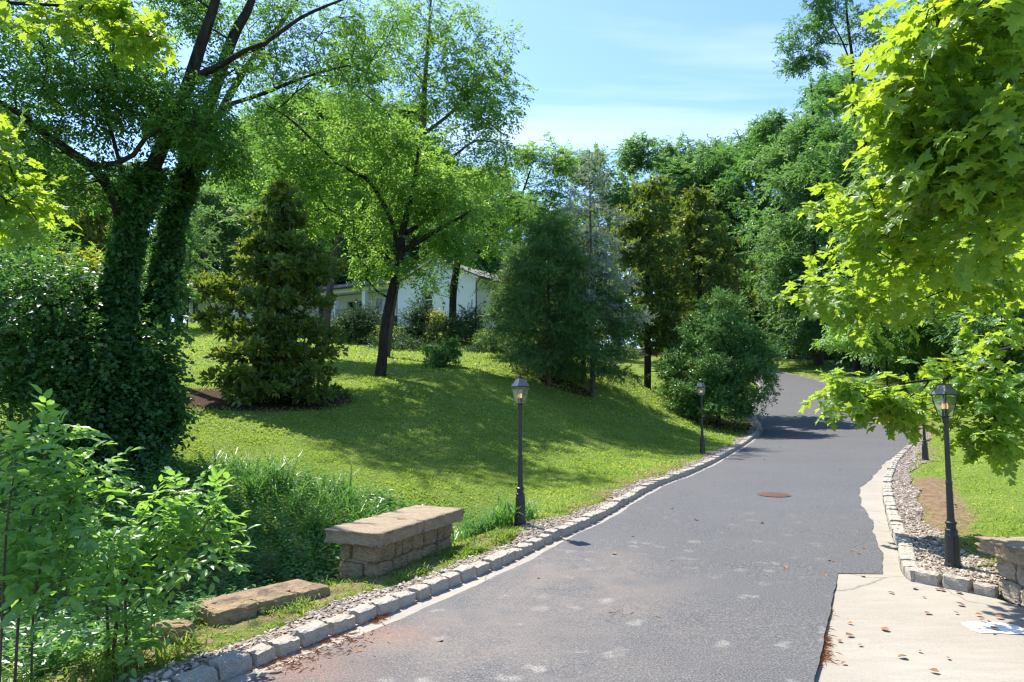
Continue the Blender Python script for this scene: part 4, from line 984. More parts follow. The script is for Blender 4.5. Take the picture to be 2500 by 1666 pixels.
# 1 twin-stemmed, vine-clad tree
A = root_pt(pp([(222,1290,14.0,.34),(250,1080,14.0,.25),(278,850,14.0,.21),(300,640,13.9,.18),(345,480,13.8,.155),(400,350,13.7,.14),(455,220,13.6,.125),(490,110,13.5,.11),(520,20,13.4,.09),(540,-60,13.3,.08),(550,-100,13.3,.03)]))
B = root_pt(pp([(300,1270,14.6,.24),(330,1000,14.8,.2),(348,850,14.9,.18),(395,680,15,.165),(432,500,15,.15),(468,400,15,.14),(495,310,15,.13),(566,96,15,.115),(605,23,15,.09),(640,-70,15,.03)]))
Lc = pp([(300,560,13.9,.13),(298,543,13.8,.12),(268,459,13.5,.105),(214,398,13.2,.095),(165,367,12.9,.085),(84,306,12.5,.07),(34,268,12.2,.055),(-60,220,12,.03)])
Ld = pp([(214,400,13.2,.06),(268,404,13,.05),(325,379,12.8,.045),(367,321,12.7,.04),(398,314,12.8,.025)])
Le = pp([(470,190,13.5,.08),(486,184,13.3,.075),(540,160,13,.06),(585,130,12.8,.05),(640,105,12.7,.02)])
Lf = pp([(545,150,15,.06),(640,110,15.3,.05),(740,40,15.6,.04),(860,-10,16,.02)])
blobs = [pb(120,200,12.6,190,90,30,1.5), pb(60,330,12.6,120,70,14,1.2), pb(240,300,13.0,70,45,7,1.0), pb(360,170,14.6,130,70,20,1.0), pb(400,290,14.8,110,50,16,.9), pb(450,330,13.1,80,34,10,.5), pb(310,230,13.1,90,50,10,.8), pb(480,230,13.0,60,36,7,.5),
         pb(520,330,14.2,90,70,16,1.2), pb(560,400,14.5,60,40,7,.9), pb(560,170,14.4,45,50,7,.7), pb(460,20,14.8,110,60,13,1.0), pb(300,440,13.6,70,45,8,.9), pb(190,470,13.2,90,45,10,1.0), pb(200,60,12.8,160,70,22,1.6), pb(60,80,12.6,100,60,12,1.3), pb(420,-60,13.4,120,60,12,1.5)]
SPEC['ivy'] = dict(SPEC['vine'], sl=.11, k=4)
def ivy(path, rfun, dens, r, f, sp, z0, z1, lo=.6):
    q = resample(path, .05); q = q[(q[:, 2] > z0) & (q[:, 2] < z1)]
    k = r.integers(0, len(q), int(dens*len(q)*.05)); c = q[k]
    ang = r.uniform(0, 6.28, len(k)); rr = c[:, 3]*.9+r.random(len(k))**1.6*rfun(c[:, 2])
    P = c[:, :3]+np.c_[np.cos(ang)*rr, np.sin(ang)*rr, r.normal(0,.06,len(k))]
    sprig_leaves(f, P, np.full((len(k), 3), .07), 2, sp, r, 1.25, axis=np.c_[np.cos(ang), np.sin(ang), 0*ang-.3], rbias=-.1)
def ivy_all(f, r):
    g0 = A[0, 2]
    ivy(A, lambda z: .04+.42*np.exp(-np.clip(z-g0-.6, 0, 99)/1.2), 330, r, f, SPEC['ivy'], g0, g0+6.0)
    ivy(B, lambda z: .05+.36*np.exp(-np.clip(z-g0-.6, 0, 99)/1.4), 300, r, f, SPEC['ivy'], g0, g0+7.2)
    for bl in [pb(300,900,13.6,120,110,150,.9), pb(360,960,13.9,70,120,110,.7), pb(200,900,13.3,120,120,150,.9), pb(130,780,13.2,130,110,110,1.0), pb(320,1090,13.4,90,110,120,.7), pb(180,1050,13.0,110,110,110,.8), pb(60,700,13.6,110,120,80,1.0), pb(390,800,14.6,50,60,40,.5), pb(200,720,14.2,70,90,50,.7), pb(400,1010,13.8,40,60,40,.5), pb(430,700,14.8,30,50,10,.4),pb(50,880,13.2,110,120,100,.9)]:
        Cn = blob_points([bl], r); sprig_leaves(f, Cn, np.full((len(Cn), 3), .24), 5, SPEC['vine'], r, r.uniform(1.15,1.5), rbias=r.uniform(-.15,.08))
make_tree('vine_clad_tree', 'tall twin-trunk tree leaning right, its trunks wrapped in dark vines, beside the lawn', 'tree', [A, B, Lc, Ld, Le, Lf], blobs, 'ash', M['leaf_ash'], M['bark_dark'], 21, rc=(.68,.68,.36), nper=25, bf=.3, rbias=-.05, limb_max=.06)
r_iv = np.random.default_rng(99); f_iv = Foliage(); ivy_all(f_iv, r_iv)
vine_root = [o for o in C.objects if o.name == 'vine_clad_tree'][0]
f_iv.build('vine', M['leaf_vine'], vine_root, A[0, :3])

# 1b tree behind it whose crown spreads over the lawn
K0 = root_pt(pp([(372,980,25,.26),(385,860,25,.22),(420,640,25,.2),(480,420,25,.17),(545,260,25,.14),(620,140,25,.11),(700,40,25,.07),(760,-60,25,.03)]))
K1 = pp([(545,260,25,.08),(640,230,24.6,.07),(740,190,24.3,.05),(850,160,24,.025)]); K2 = pp([(480,420,25,.08),(560,360,25,.06),(640,330,25,.04),(700,330,25,.02)])
make_tree('ash_tree', 'tall ash spreading dark leafy limbs over the lawn behind the vine-clad tree', 'tree', [K0, K1, K2],
  [pb(660,130,24.8,100,90,22,2), pb(770,80,24.5,140,100,34,2.2), pb(890,70,24,100,80,22,2), pb(760,200,24.4,110,60,16,1.8), pb(640,290,24.8,60,50,6,1.4), pb(880,180,24.2,70,50,9,1.3), pb(640,20,25,80,60,9,1.5)],
  'ash', M['leaf_ash'], M['bark_dark'], 28, rc=(.8,.8,.42), nper=15, bf=.3, scale=1.3, rbias=-.05)
# 2 magnolia on its mulch bed
def cone_blobs(u0, Y, tiers, depth=1.0):
    return [(at(u0+du, v, Y), (w*Y/F_PX, w*Y/F_PX*depth, h*Y/F_PX), n) for v, du, w, h, n in tiers]
mg = root_pt(pp([(668,1008,21.6,.14),(672,900,21.6,.12),(680,780,21.6,.10),(686,640,21.6,.07),(690,520,21.6,.04),(690,470,21.6,.02)]))
make_tree('magnolia_tree', 'conical magnolia with bronze-edged glossy leaves standing on a mulch bed in the lawn', 'tree', [mg],
  cone_blobs(672, 21.6, [(490,16,28,34,9),(550,8,62,34,16),(610,-6,92,34,24),(670,0,122,34,32),(735,5,140,36,38),(800,10,155,36,42),(860,5,165,36,46),(920,2,165,32,46),(965,20,165,22,36),(700,-160,40,28,8),(780,-150,50,26,8),(650,110,40,25,6)]),
  'magnolia', M['leaf_magnolia'], M['bark_dark'], 22, rc=(.42,.42,.15), nper=12, rbias=.03, bf=.15, scale=1.15, tip_r=.008, sag=-.02)

# 3 walnut in front of the porch
W0 = root_pt(pp([(927,925,27,.24),(935,860,27,.19),(938,810,27,.18),(953,730,27,.17),(972,650,27,.165),(978,610,27,.17),(981,568,26.8,.13),(996,515,26.6,.11),(1012,440,26.4,.08),(1022,360,26.2,.05)]))
W1 = pp([(976,617,27,.12),(964,570,26.6,.10),(950,525,26.2,.09),(934,495,26,.085),(900,441,25.6,.075),(862,420,25.4,.07),(823,398,25.2,.06),(784,363,25,.05),(708,291,24.7,.035),(650,256,24.5,.02)])
W2 = pp([(978,612,27,.12),(1000,604,26.8,.10),(1053,571,26.5,.085),(1107,541,26.2,.06),(1150,515,26,.03)])
W3 = pp([(990,570,26.8,.10),(1020,552,27.2,.085),(1068,514,27.8,.065),(1110,470,28.4,.04)])
W4 = pp([(823,398,25.2,.04),(800,400,25.4,.035),(760,410,25.5,.025),(720,420,25.6,.015)])
make_tree('walnut_tree', 'walnut tree with a leaning forked trunk and feathery leaves in front of the porch', 'tree', [W0, W1, W2, W3, W4],
  [pb(700,340,25,110,80,16,1.8), pb(800,430,25.4,110,80,17,1.8), pb(880,340,25.5,110,90,18,1.8), pb(1000,400,26.3,110,90,22,2.0), pb(1090,500,26.6,100,80,17,1.7), pb(900,540,26,70,50,8,1.2), pb(1000,480,26.4,110,70,15,1.5),
   pb(900,640,26.4,45,45,6,.9), pb(1010,660,26.6,45,40,4,.8), pb(1120,590,26.8,70,50,9,1.2), pb(760,520,25.8,90,60,9,1.3), pb(700,430,25.4,70,50,7,1.2)],
  'walnut', M['leaf_walnut'], M['bark_dark'], 23, rc=(.78,.78,.42), nper=19, bf=.3)
# 3b taller walnut behind it
X0 = root_pt(pp([(940,850,34,.24),(958,740,34,.2),(985,610,34,.18),(1012,490,34,.17),(1030,380,34,.16),(1034,300,34,.14),(1038,200,34,.11),(1046,90,34,.08),(1052,0,34,.05),(1056,-60,34,.02)]))
X1 = pp([(1024,430,34,.1),(1060,420,33.6,.09),(1110,380,33.2,.07),(1160,345,33,.05),(1215,350,32.8,.03)])
X2 = pp([(1032,330,34,.09),(1085,290,33.6,.08),(1125,262,33.3,.06),(1180,290,33,.04),(1230,330,32.8,.02)])
X3 = pp([(1028,440,34,.09),(985,330,34.4,.07),(940,270,34.6,.05),(890,230,34.8,.03)])
make_tree('walnut_tree', 'tallest feathery walnut with a straight grey trunk rising behind the forked walnut', 'tree', [X0, X1, X2, X3],
  [pb(1050,40,34,110,90,22,2.6), pb(1150,130,33.5,110,80,18,2.4), pb(1200,280,33,95,80,18,2.2), pb(1120,230,33.5,100,80,16,2.2), pb(950,150,34.4,130,110,26,2.8), pb(860,230,34.6,120,90,16,2.4), pb(1000,300,34.2,110,80,14,2.2), pb(1210,200,33,60,60,8,1.4), pb(1180,390,33,90,60,12,1.8), pb(780,300,35,90,90,10,2),pb(1090,420,33.6,110,60,12,2)],
  'walnut', M['leaf_walnut'], M['bark'], 24, rc=(1.0,1.0,.55), nper=17, bf=.3, scale=1.15)
# 4 slender leaning tree behind the magnolia
Y0 = root_pt(pp([(792,850,33,.2),(800,760,33,.17),(808,690,33,.16),(818,620,33,.15),(838,530,33,.13),(852,450,33,.1),(875,360,33,.07),(890,280,33,.03)]))
make_tree('locust_tree', 'slender leaning tree with light feathery leaves between the magnolia and the house', 'tree', [Y0],
  [pb(840,440,33,120,70,18,2), pb(740,430,33,100,80,14,2), pb(680,480,33.5,90,80,12,1.8), pb(880,510,33,90,40,7,1.5), pb(780,550,33,70,36,5,1.4), pb(620,430,34,80,90,10,1.8)],
  'walnut', M['leaf_walnut'], M['bark'], 25, rc=(1.0,1.0,.52), nper=22, bf=.3, scale=1.2, rbias=.1)
# 5 trees before the gable wall
Z0 = root_pt(pp([(1104,830,44,.26),(1106,740,44,.23),(1108,700,44,.24),(1117,640,44,.2),(1124,590,44,.17),(1130,520,44,.13),(1138,450,44,.08),(1142,400,44,.03)]))
Z1 = pp([(1120,620,44,.1),(1150,612,43.5,.08),(1185,645,43,.05),(1205,690,42.8,.03)])
make_tree('shade_tree', 'dark-trunked shade tree standing close to the gable wall of the house', 'tree', [Z0, Z1],
  [pb(1075,630,43.5,60,30,7,1.6), pb(1190,590,43.5,90,40,12,2), pb(1110,550,44,120,50,20,2.6), pb(1215,690,42.5,50,60,8,1.3), pb(1130,470,44,120,70,20,2.6), pb(1240,520,43.5,90,80,16,2.2), pb(1225,780,42.5,50,50,7,1.1),pb(1060,690,43,50,22,4,1.0)],
  'ash', M['leaf_ash'], M['bark_dark'], 26, rc=(1.0,1.0,.5), nper=24, bf=.3, scale=1.6)
V0 = root_pt(pp([(1250,850,50,.3),(1255,700,50,.26),(1262,560,50,.2),(1275,480,50,.10),(1290,430,50,.05),(1300,400,50,.02)]))
make_tree('hickory_tree', 'tall hickory with open drooping sprays against the sky behind the hemlocks', 'tree', [V0],
  [pb(1305,370,50,40,45,9,1.2), pb(1350,400,50,45,50,10,1.2), pb(1340,480,50,60,50,10,1.6), pb(1240,470,50,110,60,18,2.5), pb(1280,560,50,110,70,20,2.6), pb(1380,560,49,90,60,12,2.2), pb(1180,450,50,80,50,9,2), pb(1340,640,49,110,60,16,2.4)],
  'walnut', M['leaf_walnut'], M['bark_dark'], 27, rc=(1.1,1.1,.55), nper=20, bf=.3, scale=1.5)

# 6 hemlocks and the blue cedar
def conifer(name, label, u, v, Y, vtop, wpx, seed, species, leafm, barkm, nbr=70, lo=.12, droop=.15, scale=1.0, trunk=.16, dens=1.0, pw=1.0, nper=4, lean=0):
    r = np.random.default_rng(seed); b = at(u, v, Y); b[2] = gz1(b[0], b[1])-.1; top = at(u+lean, vtop, Y); H = top[2]-b[2]
    root = empty(name, b, 0, label, 'tree')
    g = resample(np.array([[*b, trunk], [*(b*.6+top*.4), trunk*.7], [*top, .012]]), .4)
    w = Wood(); V, F = tube(g[:, :3], g[:, 3], 9); w.add(V, F)
    f = Foliage(); w2 = w; R0 = wpx*Y/F_PX
    for i in range(nbr):
        tq = lo+(1-lo)*((i+.5)/nbr)**.9; ang = i*2.39996+r.normal(0,.25); R = R0*((1-tq)**pw*.95+.06)*r.uniform(.6,1.12)
        s0 = b+(top-b)*tq; d = np.array([math.cos(ang), math.sin(ang), r.uniform(-.05,.28)])
        n = 7; tt = np.linspace(0, 1, n); pth = s0+np.outer(tt*R, d); pth[:, 2] -= droop*R*tt**2
        V, F = tube(pth, np.linspace(max(.012, R*.014), .004, n), 4); w2.add(V, F)
        m_ = max(3, int(R*5.5*dens)); k = r.uniform(.18, 1, m_)**.8
        c = np.stack([np.interp(k, tt, pth[:, j]) for j in range(3)], 1); lat = np.array([-d[1], d[0], 0])
        c = c+lat*(r.normal(0, .20, m_)*R*(1.15-k)*.8)[:, None]; c[:, 2] -= np.abs(r.normal(0,.05,m_))
        ax = np.tile(d, (m_, 1))+lat*r.normal(0,.7,(m_,1))
        sprig_leaves(f, c, np.full((m_, 3), .17)*np.array([1,1,.5]), nper, SPEC[species], r, scale, axis=ax)
    w2.build('trunk', barkm, root, b); f.build('crown', leafm, root, b); return root
conifer('hemlock_tree', 'dark hemlock with a reddish trunk, front one of the conifer group on the lawn', 1339, 950, 29.5, 535, 190, 31, 'hemlock', M['leaf_conifer'], M['bark_red'], 62, .10, .20, 1.2, .13, 1.25, .55, 5)
conifer('hemlock_tree', 'dark hemlock in the conifer group, standing behind the blue cedar sprays', 1425, 915, 32, 560, 165, 32, 'hemlock', M['leaf_conifer'], M['bark_red'], 58, .10, .20, 1.2, .13, 1.2, .6, 5)
conifer('hemlock_tree', 'dark hemlock in the conifer group, nearest the side wall of the house', 1275, 900, 35, 600, 130, 33, 'hemlock', M['leaf_conifer'], M['bark_dark'], 54, .12, .20, 1.25, .13, 1.2, .7, 5)
conifer('cedar_tree', 'sparse blue-grey cedar with a tall bare top beside the hemlocks', 1447, 905, 30.5, 370, 150, 34, 'cedar', M['leaf_cedar'], M['bark'], 36, .30, .02, 1.4, .12, 1.2, .6, 4, lean=-8)

# 7 magnolias by the bend
for nm, u, v, Y, tiers, lab, sd in (('magnolia_tree', 1580, 930, 38, [(470,10,40,30,12),(530,5,75,40,26),(610,0,95,45,34),(690,0,100,45,36),(770,15,85,45,32),(835,55,55,30,16),(905,70,40,24,9),(560,-70,30,30,6)], 'dark magnolia between the blue cedar and the bend of the driveway', 41),
                             ('magnolia_tree', 1705, 950, 41, [(490,-5,38,26,12),(540,0,75,35,26),(600,0,105,40,36),(670,5,125,40,40),(740,10,130,45,40),(820,0,110,45,30)], 'broad magnolia with bronze new leaves rising behind the holly bush', 42)):
    gd = root_pt(pp([(u,v,Y,.2),(u+2,v-150,Y,.16),(u+4,v-300,Y,.10),(u+5,tiers[0][0],Y,.03)]))
    make_tree(nm, lab, 'tree', [gd], cone_blobs(u, Y, tiers), 'magnolia', M['leaf_magnolia'], M['bark_dark'], sd, rc=(.62,.62,.26), nper=14, bf=.15, scale=1.45, sag=-.02, rbias=.05)
# 8 holly
hg = root_pt(pp([(1752,1030,33.5,.12),(1755,960,33.5,.10),(1760,860,33.5,.07),(1762,760,33.5,.03)]))
make_tree('holly_bush', 'large rounded glossy holly bush overhanging the bend of the driveway', 'bush', [hg],
  [pb(1762,750,33.5,52,38,22,1.2), pb(1750,815,33.5,100,55,66,2), pb(1745,890,33.5,130,60,100,2.5), pb(1755,950,33.5,140,50,96,2.6), pb(1830,900,33,70,60,40,1.6), pb(1690,960,33.5,80,45,40,1.6), pb(1745,995,33,110,30,44,2.0), pb(1880,875,32.8,30,35,9,.8),pb(1850,840,33,35,28,9,.8)],
  'holly', M['leaf_holly'], M['bark_dark'], 43, rc=(.38,.38,.24), nper=30, bf=.2, scale=1.2, tip_r=.006)

# ------------------------------------------------------------------ woods: a few grown trees, copied, and special ones
def wood_tree(seed, H, R, species, leafm, barkm, nblob=9, ncl=16, scale=1.0, lo=.3, nper=13):
    r = np.random.default_rng(seed); trunk = np.array([[0,0,-.3,H*.02],[r.normal(0,.2),r.normal(0,.2),H*.35,H*.016],[r.normal(0,.5),r.normal(0,.5),H*.7,H*.010],[r.normal(0,.6),r.normal(0,.6),H*.96,.03]])
    bl = []
    for i in range(nblob):
        z = H*(lo+(1-lo)*(i+.6)/nblob*.96); a = i*2.4+r.normal(0,.3); k = R*(1.05-((z/H-.5)/.62)**2)*r.uniform(.35,.6)
        br = R*r.uniform(.36,.52)*(1.1-.55*(z/H)**2); bl.append(((math.cos(a)*k, math.sin(a)*k, z), (br, br, br*.62), ncl))
    return dict(guides=[trunk], blobs=bl, species=species, leafm=leafm, barkm=barkm, seed=seed, scale=scale, nper=nper)
def proto(name, label, cat, spec, loc, group=None, rc=(1.0,1.0,.55)):
    root = make_tree(name, label, cat, spec['guides'], spec['blobs'], spec['species'], spec['leafm'], spec['barkm'], spec['seed'], rc=rc, nper=spec['nper'], group=group, base=np.zeros(3), scale=spec['scale'])
    root.location = loc; return root
FARV = [wood_tree(201, 20, 6.5, 'far', M['leaf_far'], M['bark_dark'], 12, 20, 1.0, .25, 22), wood_tree(202, 22, 6.0, 'far', M['leaf_wood'], M['bark_dark'], 12, 20, 1.0, .2, 22), wood_tree(203, 17, 6.5, 'far', M['leaf_far'], M['bark'], 11, 20, 1.0, .18, 22)]
far_spots = [  # u, depth, height m, variant
 (330,84,22,0),(430,92,24,1),(500,80,18,2),(600,95,32,0),(690,88,33,1),(770,80,29,2),(860,92,34,0),(960,86,31,1),(1060,98,31,2),(1150,90,25,0),(1260,98,23,1),(1340,104,22,2),(1420,110,20,0),(240,72,17,1),(140,66,16,0),(30,60,17,2),(-80,52,17,1),(180,50,12,2),(-160,40,15,0),(60,40,11,2),(540,110,28,2),(280,45,10,0),(720,104,36,2),(920,110,36,0)]
protos = {}
def place(key, mk, loc, rz, s, label, group, name='broadleaf_tree'):
    if key not in protos: o = mk(); protos[key] = o
    else: o = copy_tree(protos[key])
    o.name = name; o.location = loc; o.rotation_euler = (0, 0, rz); o.scale = (s, s, s); tag(o, label, 'tree', group); return o
Hs = [20, 22, 17]; rr_ = random.Random(4)
for u, Y, h, k in far_spots:
    x = (u-CX)/F_PX*Y; place(('far', k), lambda k=k: proto('broadleaf_tree', 'x', 'tree', FARV[k], (0,0,0)), (x, Y, gz1(x, Y)), rr_.uniform(0, 6.28), h/Hs[k],
      ['pale-leaved broad tree','tall deep-green tree','shorter grey-barked tree'][k]+' in the wood behind the white house', ['pale trees','deep-green trees','grey-barked trees'][k]+' behind the house')
# distinct back trees and the wood along the right side
back = [(1505,84,2,360,'rounded dark tree rising above the magnolias against the sky','b'),
        (1690,104,0,350,'airy tree at the far end of the driveway bend','c')]
for u, Y, k, vt, lab, kk_ in back:
    x = (u-CX)/F_PX*Y; z = gz1(x, Y); h = at(u, vt, Y)[2]-z
    place(('far', k), None, (x, Y, z), 1.0, h/Hs[k]*1.02, lab, None)
WOODV = [wood_tree(211, 18, 5.2, 'feather', M['leaf_wood'], M['bark_dark'], 13, 20, 1.15, .14, 20), wood_tree(212, 20, 5.6, 'broad', M['leaf_wood'], M['bark_dark'], 13, 22, 1.4, .12, 20), wood_tree(213, 15, 5.0, 'feather', M['leaf_far'], M['bark'], 12, 20, 1.2, .10, 20)]
Hw = [18, 20, 15]
wood_spots = [(1640,112,1,440),(1770,100,2,330),(1850,94,0,290),(1930,84,1,260),(1990,72,2,300),(2050,64,0,240),(2110,56,2,230),(2170,54,1,120),(2230,46,0,120),(2300,46,1,20),(2300,38,2,200),(2390,36,0,80),(2450,42,1,-80),(2470,31,2,180),(2600,30,0,0),(2600,40,1,-150),(2030,90,1,170)]
def off_road(x, Y, d):
    m_ = FS[:, 1] < 76; xr = np.interp(Y, FS[m_, 3], FS[m_, 2]); return max(x, xr+d) if Y < 76 else x
for u, Y, k, vt in wood_spots:
    x = off_road((u-CX)/F_PX*Y, Y, 7.0); z = gz1(x, Y); h = at(u, vt, Y)[2]-z
    place(('wood', k), lambda k=k: proto('broadleaf_tree', 'x', 'tree', WOODV[k], (0,0,0), rc=(.85,.85,.5)), (x, Y, z), rr_.uniform(0, 6.28), h/Hw[k],
      ['feathery-leaved tree','broad-leaved dark tree','pale feathery tree'][k]+' in the wood along the right side of the driveway', ['feathery trees','broad-leaved trees','pale trees'][k]+' of the wood beside the driveway')
# tall sparse tree with bare limbs against the sky
S0 = root_pt(pp([(2090,900,62,.34),(2088,600,62,.26),(2086,400,62,.2),(2082,170,62,.14),(2070,60,62,.1),(2064,-20,62,.07),(2060,-90,62,.03)]))
S1 = pp([(2083,180,62,.09),(2060,110,61.8,.07),(2030,50,61.6,.05),(2010,10,61.5,.03)]); S2 = pp([(2085,240,62,.08),(2110,180,62,.07),(2140,130,62,.04)]); S3 = pp([(2070,110,62,.06),(2000,105,61.5,.04),(1960,120,61.3,.02)])
make_tree('ash_tree', 'tall open-crowned ash whose bare limbs stand against the sky above the wood', 'tree', [S0, S1, S2, S3],
  [pb(1960,90,61.5,60,50,11,1.6), pb(2010,20,61.5,70,50,12,1.8), pb(1930,140,61.5,35,40,6,1), pb(2100,60,62,70,60,11,1.8), pb(2030,-60,62,100,60,14,2), pb(2060,230,62,70,50,9,1.6), pb(2130,150,62,60,60,9,1.6),pb(1990,140,61.5,50,30,6,1)],
  'feather', M['leaf_wood'], M['bark_dark'], 61, rc=(1.0,1.0,.55), nper=22, bf=.3, scale=1.4)
# understorey along the wood's edge
def bush(name, label, u, v, Y, blobs, species, leafm, seed, scale, rc, nper, cat='bush', group=None, barkm=None, bf=.2, rbias=0.0):
    b = at(u, v, Y); z = gz1(b[0], b[1]); top = max(bl[0][2] for bl in blobs)
    g = np.array([[b[0], b[1], z-.1, .05], [b[0]+.05, b[1], z+(top-z)*.5, .035], [b[0], b[1]+.05, z+(top-z)*.9, .012]])
    return make_tree(name, label, cat, [g], blobs, species, leafm, barkm or M['bark_dark'], seed, rc=rc, nper=nper, group=group, bf=bf, scale=scale, tip_r=.006, rbias=rbias)
bush('dogwood_tree', 'dogwood with drooping leaves in flat tiers at the edge of the right wood', 2165, 930, 52, [pb(2100,800,52,80,18,20,2.5), pb(2210,790,52,90,18,20,2.5), pb(2150,835,51,120,18,26,2.6), pb(2270,760,53,90,20,18,2.5), pb(2060,830,51,50,14,10,2), pb(2330,800,51,90,25,18,2.5), pb(2250,850,50,100,20,18,2.5), pb(2180,740,53,80,20,16,2.4)], 'dogwood', M['leaf_sapling'], 71, 1.7, (.9,.9,.22), 22, 'tree')
us = [(2010,78,'b'),(2035,68,'b'),(2065,60,'b'),(2105,52,'b'),(2150,44,'b'),(2215,38,'b'),(2290,33,'b'),(2390,29,'b'),(2490,25,'b'),(2580,22,'b'),(1930,88,'b'),(1850,94,'b')]
for i, (u, Y, _) in enumerate(us):
    k = Y/F_PX; x = off_road((u-CX)/F_PX*Y, Y, 7.5); z = gz1(x, Y); hh = [2.6,3.2,2.4,3.4,2.8][i % 5]; w = [2.4,2.0,2.6][i % 3]
    bl = [((x,Y,z+hh*.5),(w,w*.8,hh*.42),60), ((x+.8,Y-.4,z+hh*.3),(w*.8,w*.7,hh*.3),30)]
    bush('understorey_bush', 'dense dark bush in the shade at the foot of the right wood', CX+x/Y*F_PX, 900, Y, bl, 'broad', M['leaf_wood'], 300+i, 1.0, (.45,.45,.3), 12, group='bushes along the foot of the right wood')
# thicket closing the view beyond the top of the driveway
thicket = [(1380,108),(1450,112),(1520,106),(1590,112),(1660,106),(1730,110),(1800,104),(1860,97),(1905,93),(1950,88),(1830,110)]
for i, (u, Y) in enumerate(thicket):
    x = (u-CX)/F_PX*Y; z = gz1(x, Y); hh = 6+(i % 3)
    bush('thicket_bush', 'tall pale bush in the thicket beyond the top of the driveway', u, 0, Y, [((x,Y,z+hh*.5),(3.8,2.6,hh*.5),70)], 'far', M['leaf_far'], 330+i, 1.3, (.8,.8,.55), 12, group='bushes beyond the top of the driveway')
# shrubs round the house
jun = [(868,800,42,[pb(850,800,42,60,36,40,1.3), pb(890,790,42,45,40,30,1.2), pb(830,840,41.5,55,26,24,1.2)],'dark spreading juniper under the porch'),
       (1020,800,43,[pb(1020,775,43,28,42,26,.8), pb(1000,820,42.5,60,28,34,1.2)],'upright juniper with a pointed top beside the porch steps'),
       (1120,830,42,[pb(1120,810,42,70,34,46,1.4), pb(1150,790,42.5,35,34,18,.9)],'wide dark juniper below the dark-trunked shade tree'),
       (960,860,39,[pb(985,860,39,80,24,44,1.4), pb(1060,880,38,70,22,36,1.3)],'low dark juniper spreading over the lawn slope'),
       (1150,880,38,[pb(1150,870,38,80,24,40,1.4), pb(1210,850,38,50,24,20,1.2)],'low juniper spreading beside the hemlocks'),
       (915,850,41,[pb(930,850,41,55,28,34,1.2)],'dark juniper mound just behind the forked walnut trunk')]
for i, (u, v, Y, bl, lab) in enumerate(jun): bush('juniper_shrub', lab, u, v, Y, bl, 'juniper', M['leaf_juniper'], 80+i, 1.5, (.42,.42,.22), 18, 'shrub')
bush('golden_shrub', 'small yellow-green shrub by the gable wall', 1065, 800, 45, [pb(1062,785,45,26,22,20,.7)], 'juniper', M['leaf_yellow'], 90, 1.5, (.3,.3,.2), 16, 'shrub')
bush('rhododendron_shrub', 'open rhododendron shrub on the slope below the junipers', 1075, 930, 30.5, [pb(1075,880,30.5,55,32,34,1.0), pb(1050,905,30,40,18,12,.8), pb(1110,850,30.5,25,20,8,.6)], 'magnolia', M['leaf_holly'], 91, .8, (.28,.28,.16), 12, 'shrub')
# left background
bush('bronze_magnolia', 'bronze-leaved magnolia behind the vine-clad trunks', 210, 900, 26, [pb(215,500,26,90,50,26,1.6), pb(190,580,26,120,60,40,2), pb(230,660,26,130,60,40,2), pb(150,720,26,120,60,30,2)], 'magnolia', M['leaf_magnolia'], 92, 1.15, (.5,.5,.3), 15, 'tree', rbias=.12)
bush('golden_bush', 'yellow-green cypress bush beside the vine-clad trunk', 195, 900, 19, [pb(215,645,19,40,26,16,.7), pb(190,690,19,70,40,34,1.0), pb(150,730,19,70,40,26,1.0)], 'walnut', M['leaf_yellow'], 93, .8, (.35,.35,.16), 10, 'bush')
lb = [(40,620,17,'leafy bush left of the vine-clad tree, below its low limb'),(90,850,16.5,'dark bush at the foot of the golden cypress'),(-40,760,15,'dense bush at the lawn edge left of the vine-clad tree'),(460,560,50,'pale green young tree beside the left wing of the house')]
for i, (u, v, Y, lab) in enumerate(lb):
    bush('leafy_bush', lab, u, v+150, Y, [pb(u,v,Y,130 if Y < 40 else 70,110,46,1.6), pb(u+20,v+120,Y,120 if Y < 40 else 50,70,26,1.4)], 'ash', M['leaf_ash'] if Y < 40 else M['leaf_far'], 94+i, 1.1 if Y < 40 else 2.0, (.45,.45,.3), 13, 'bush')
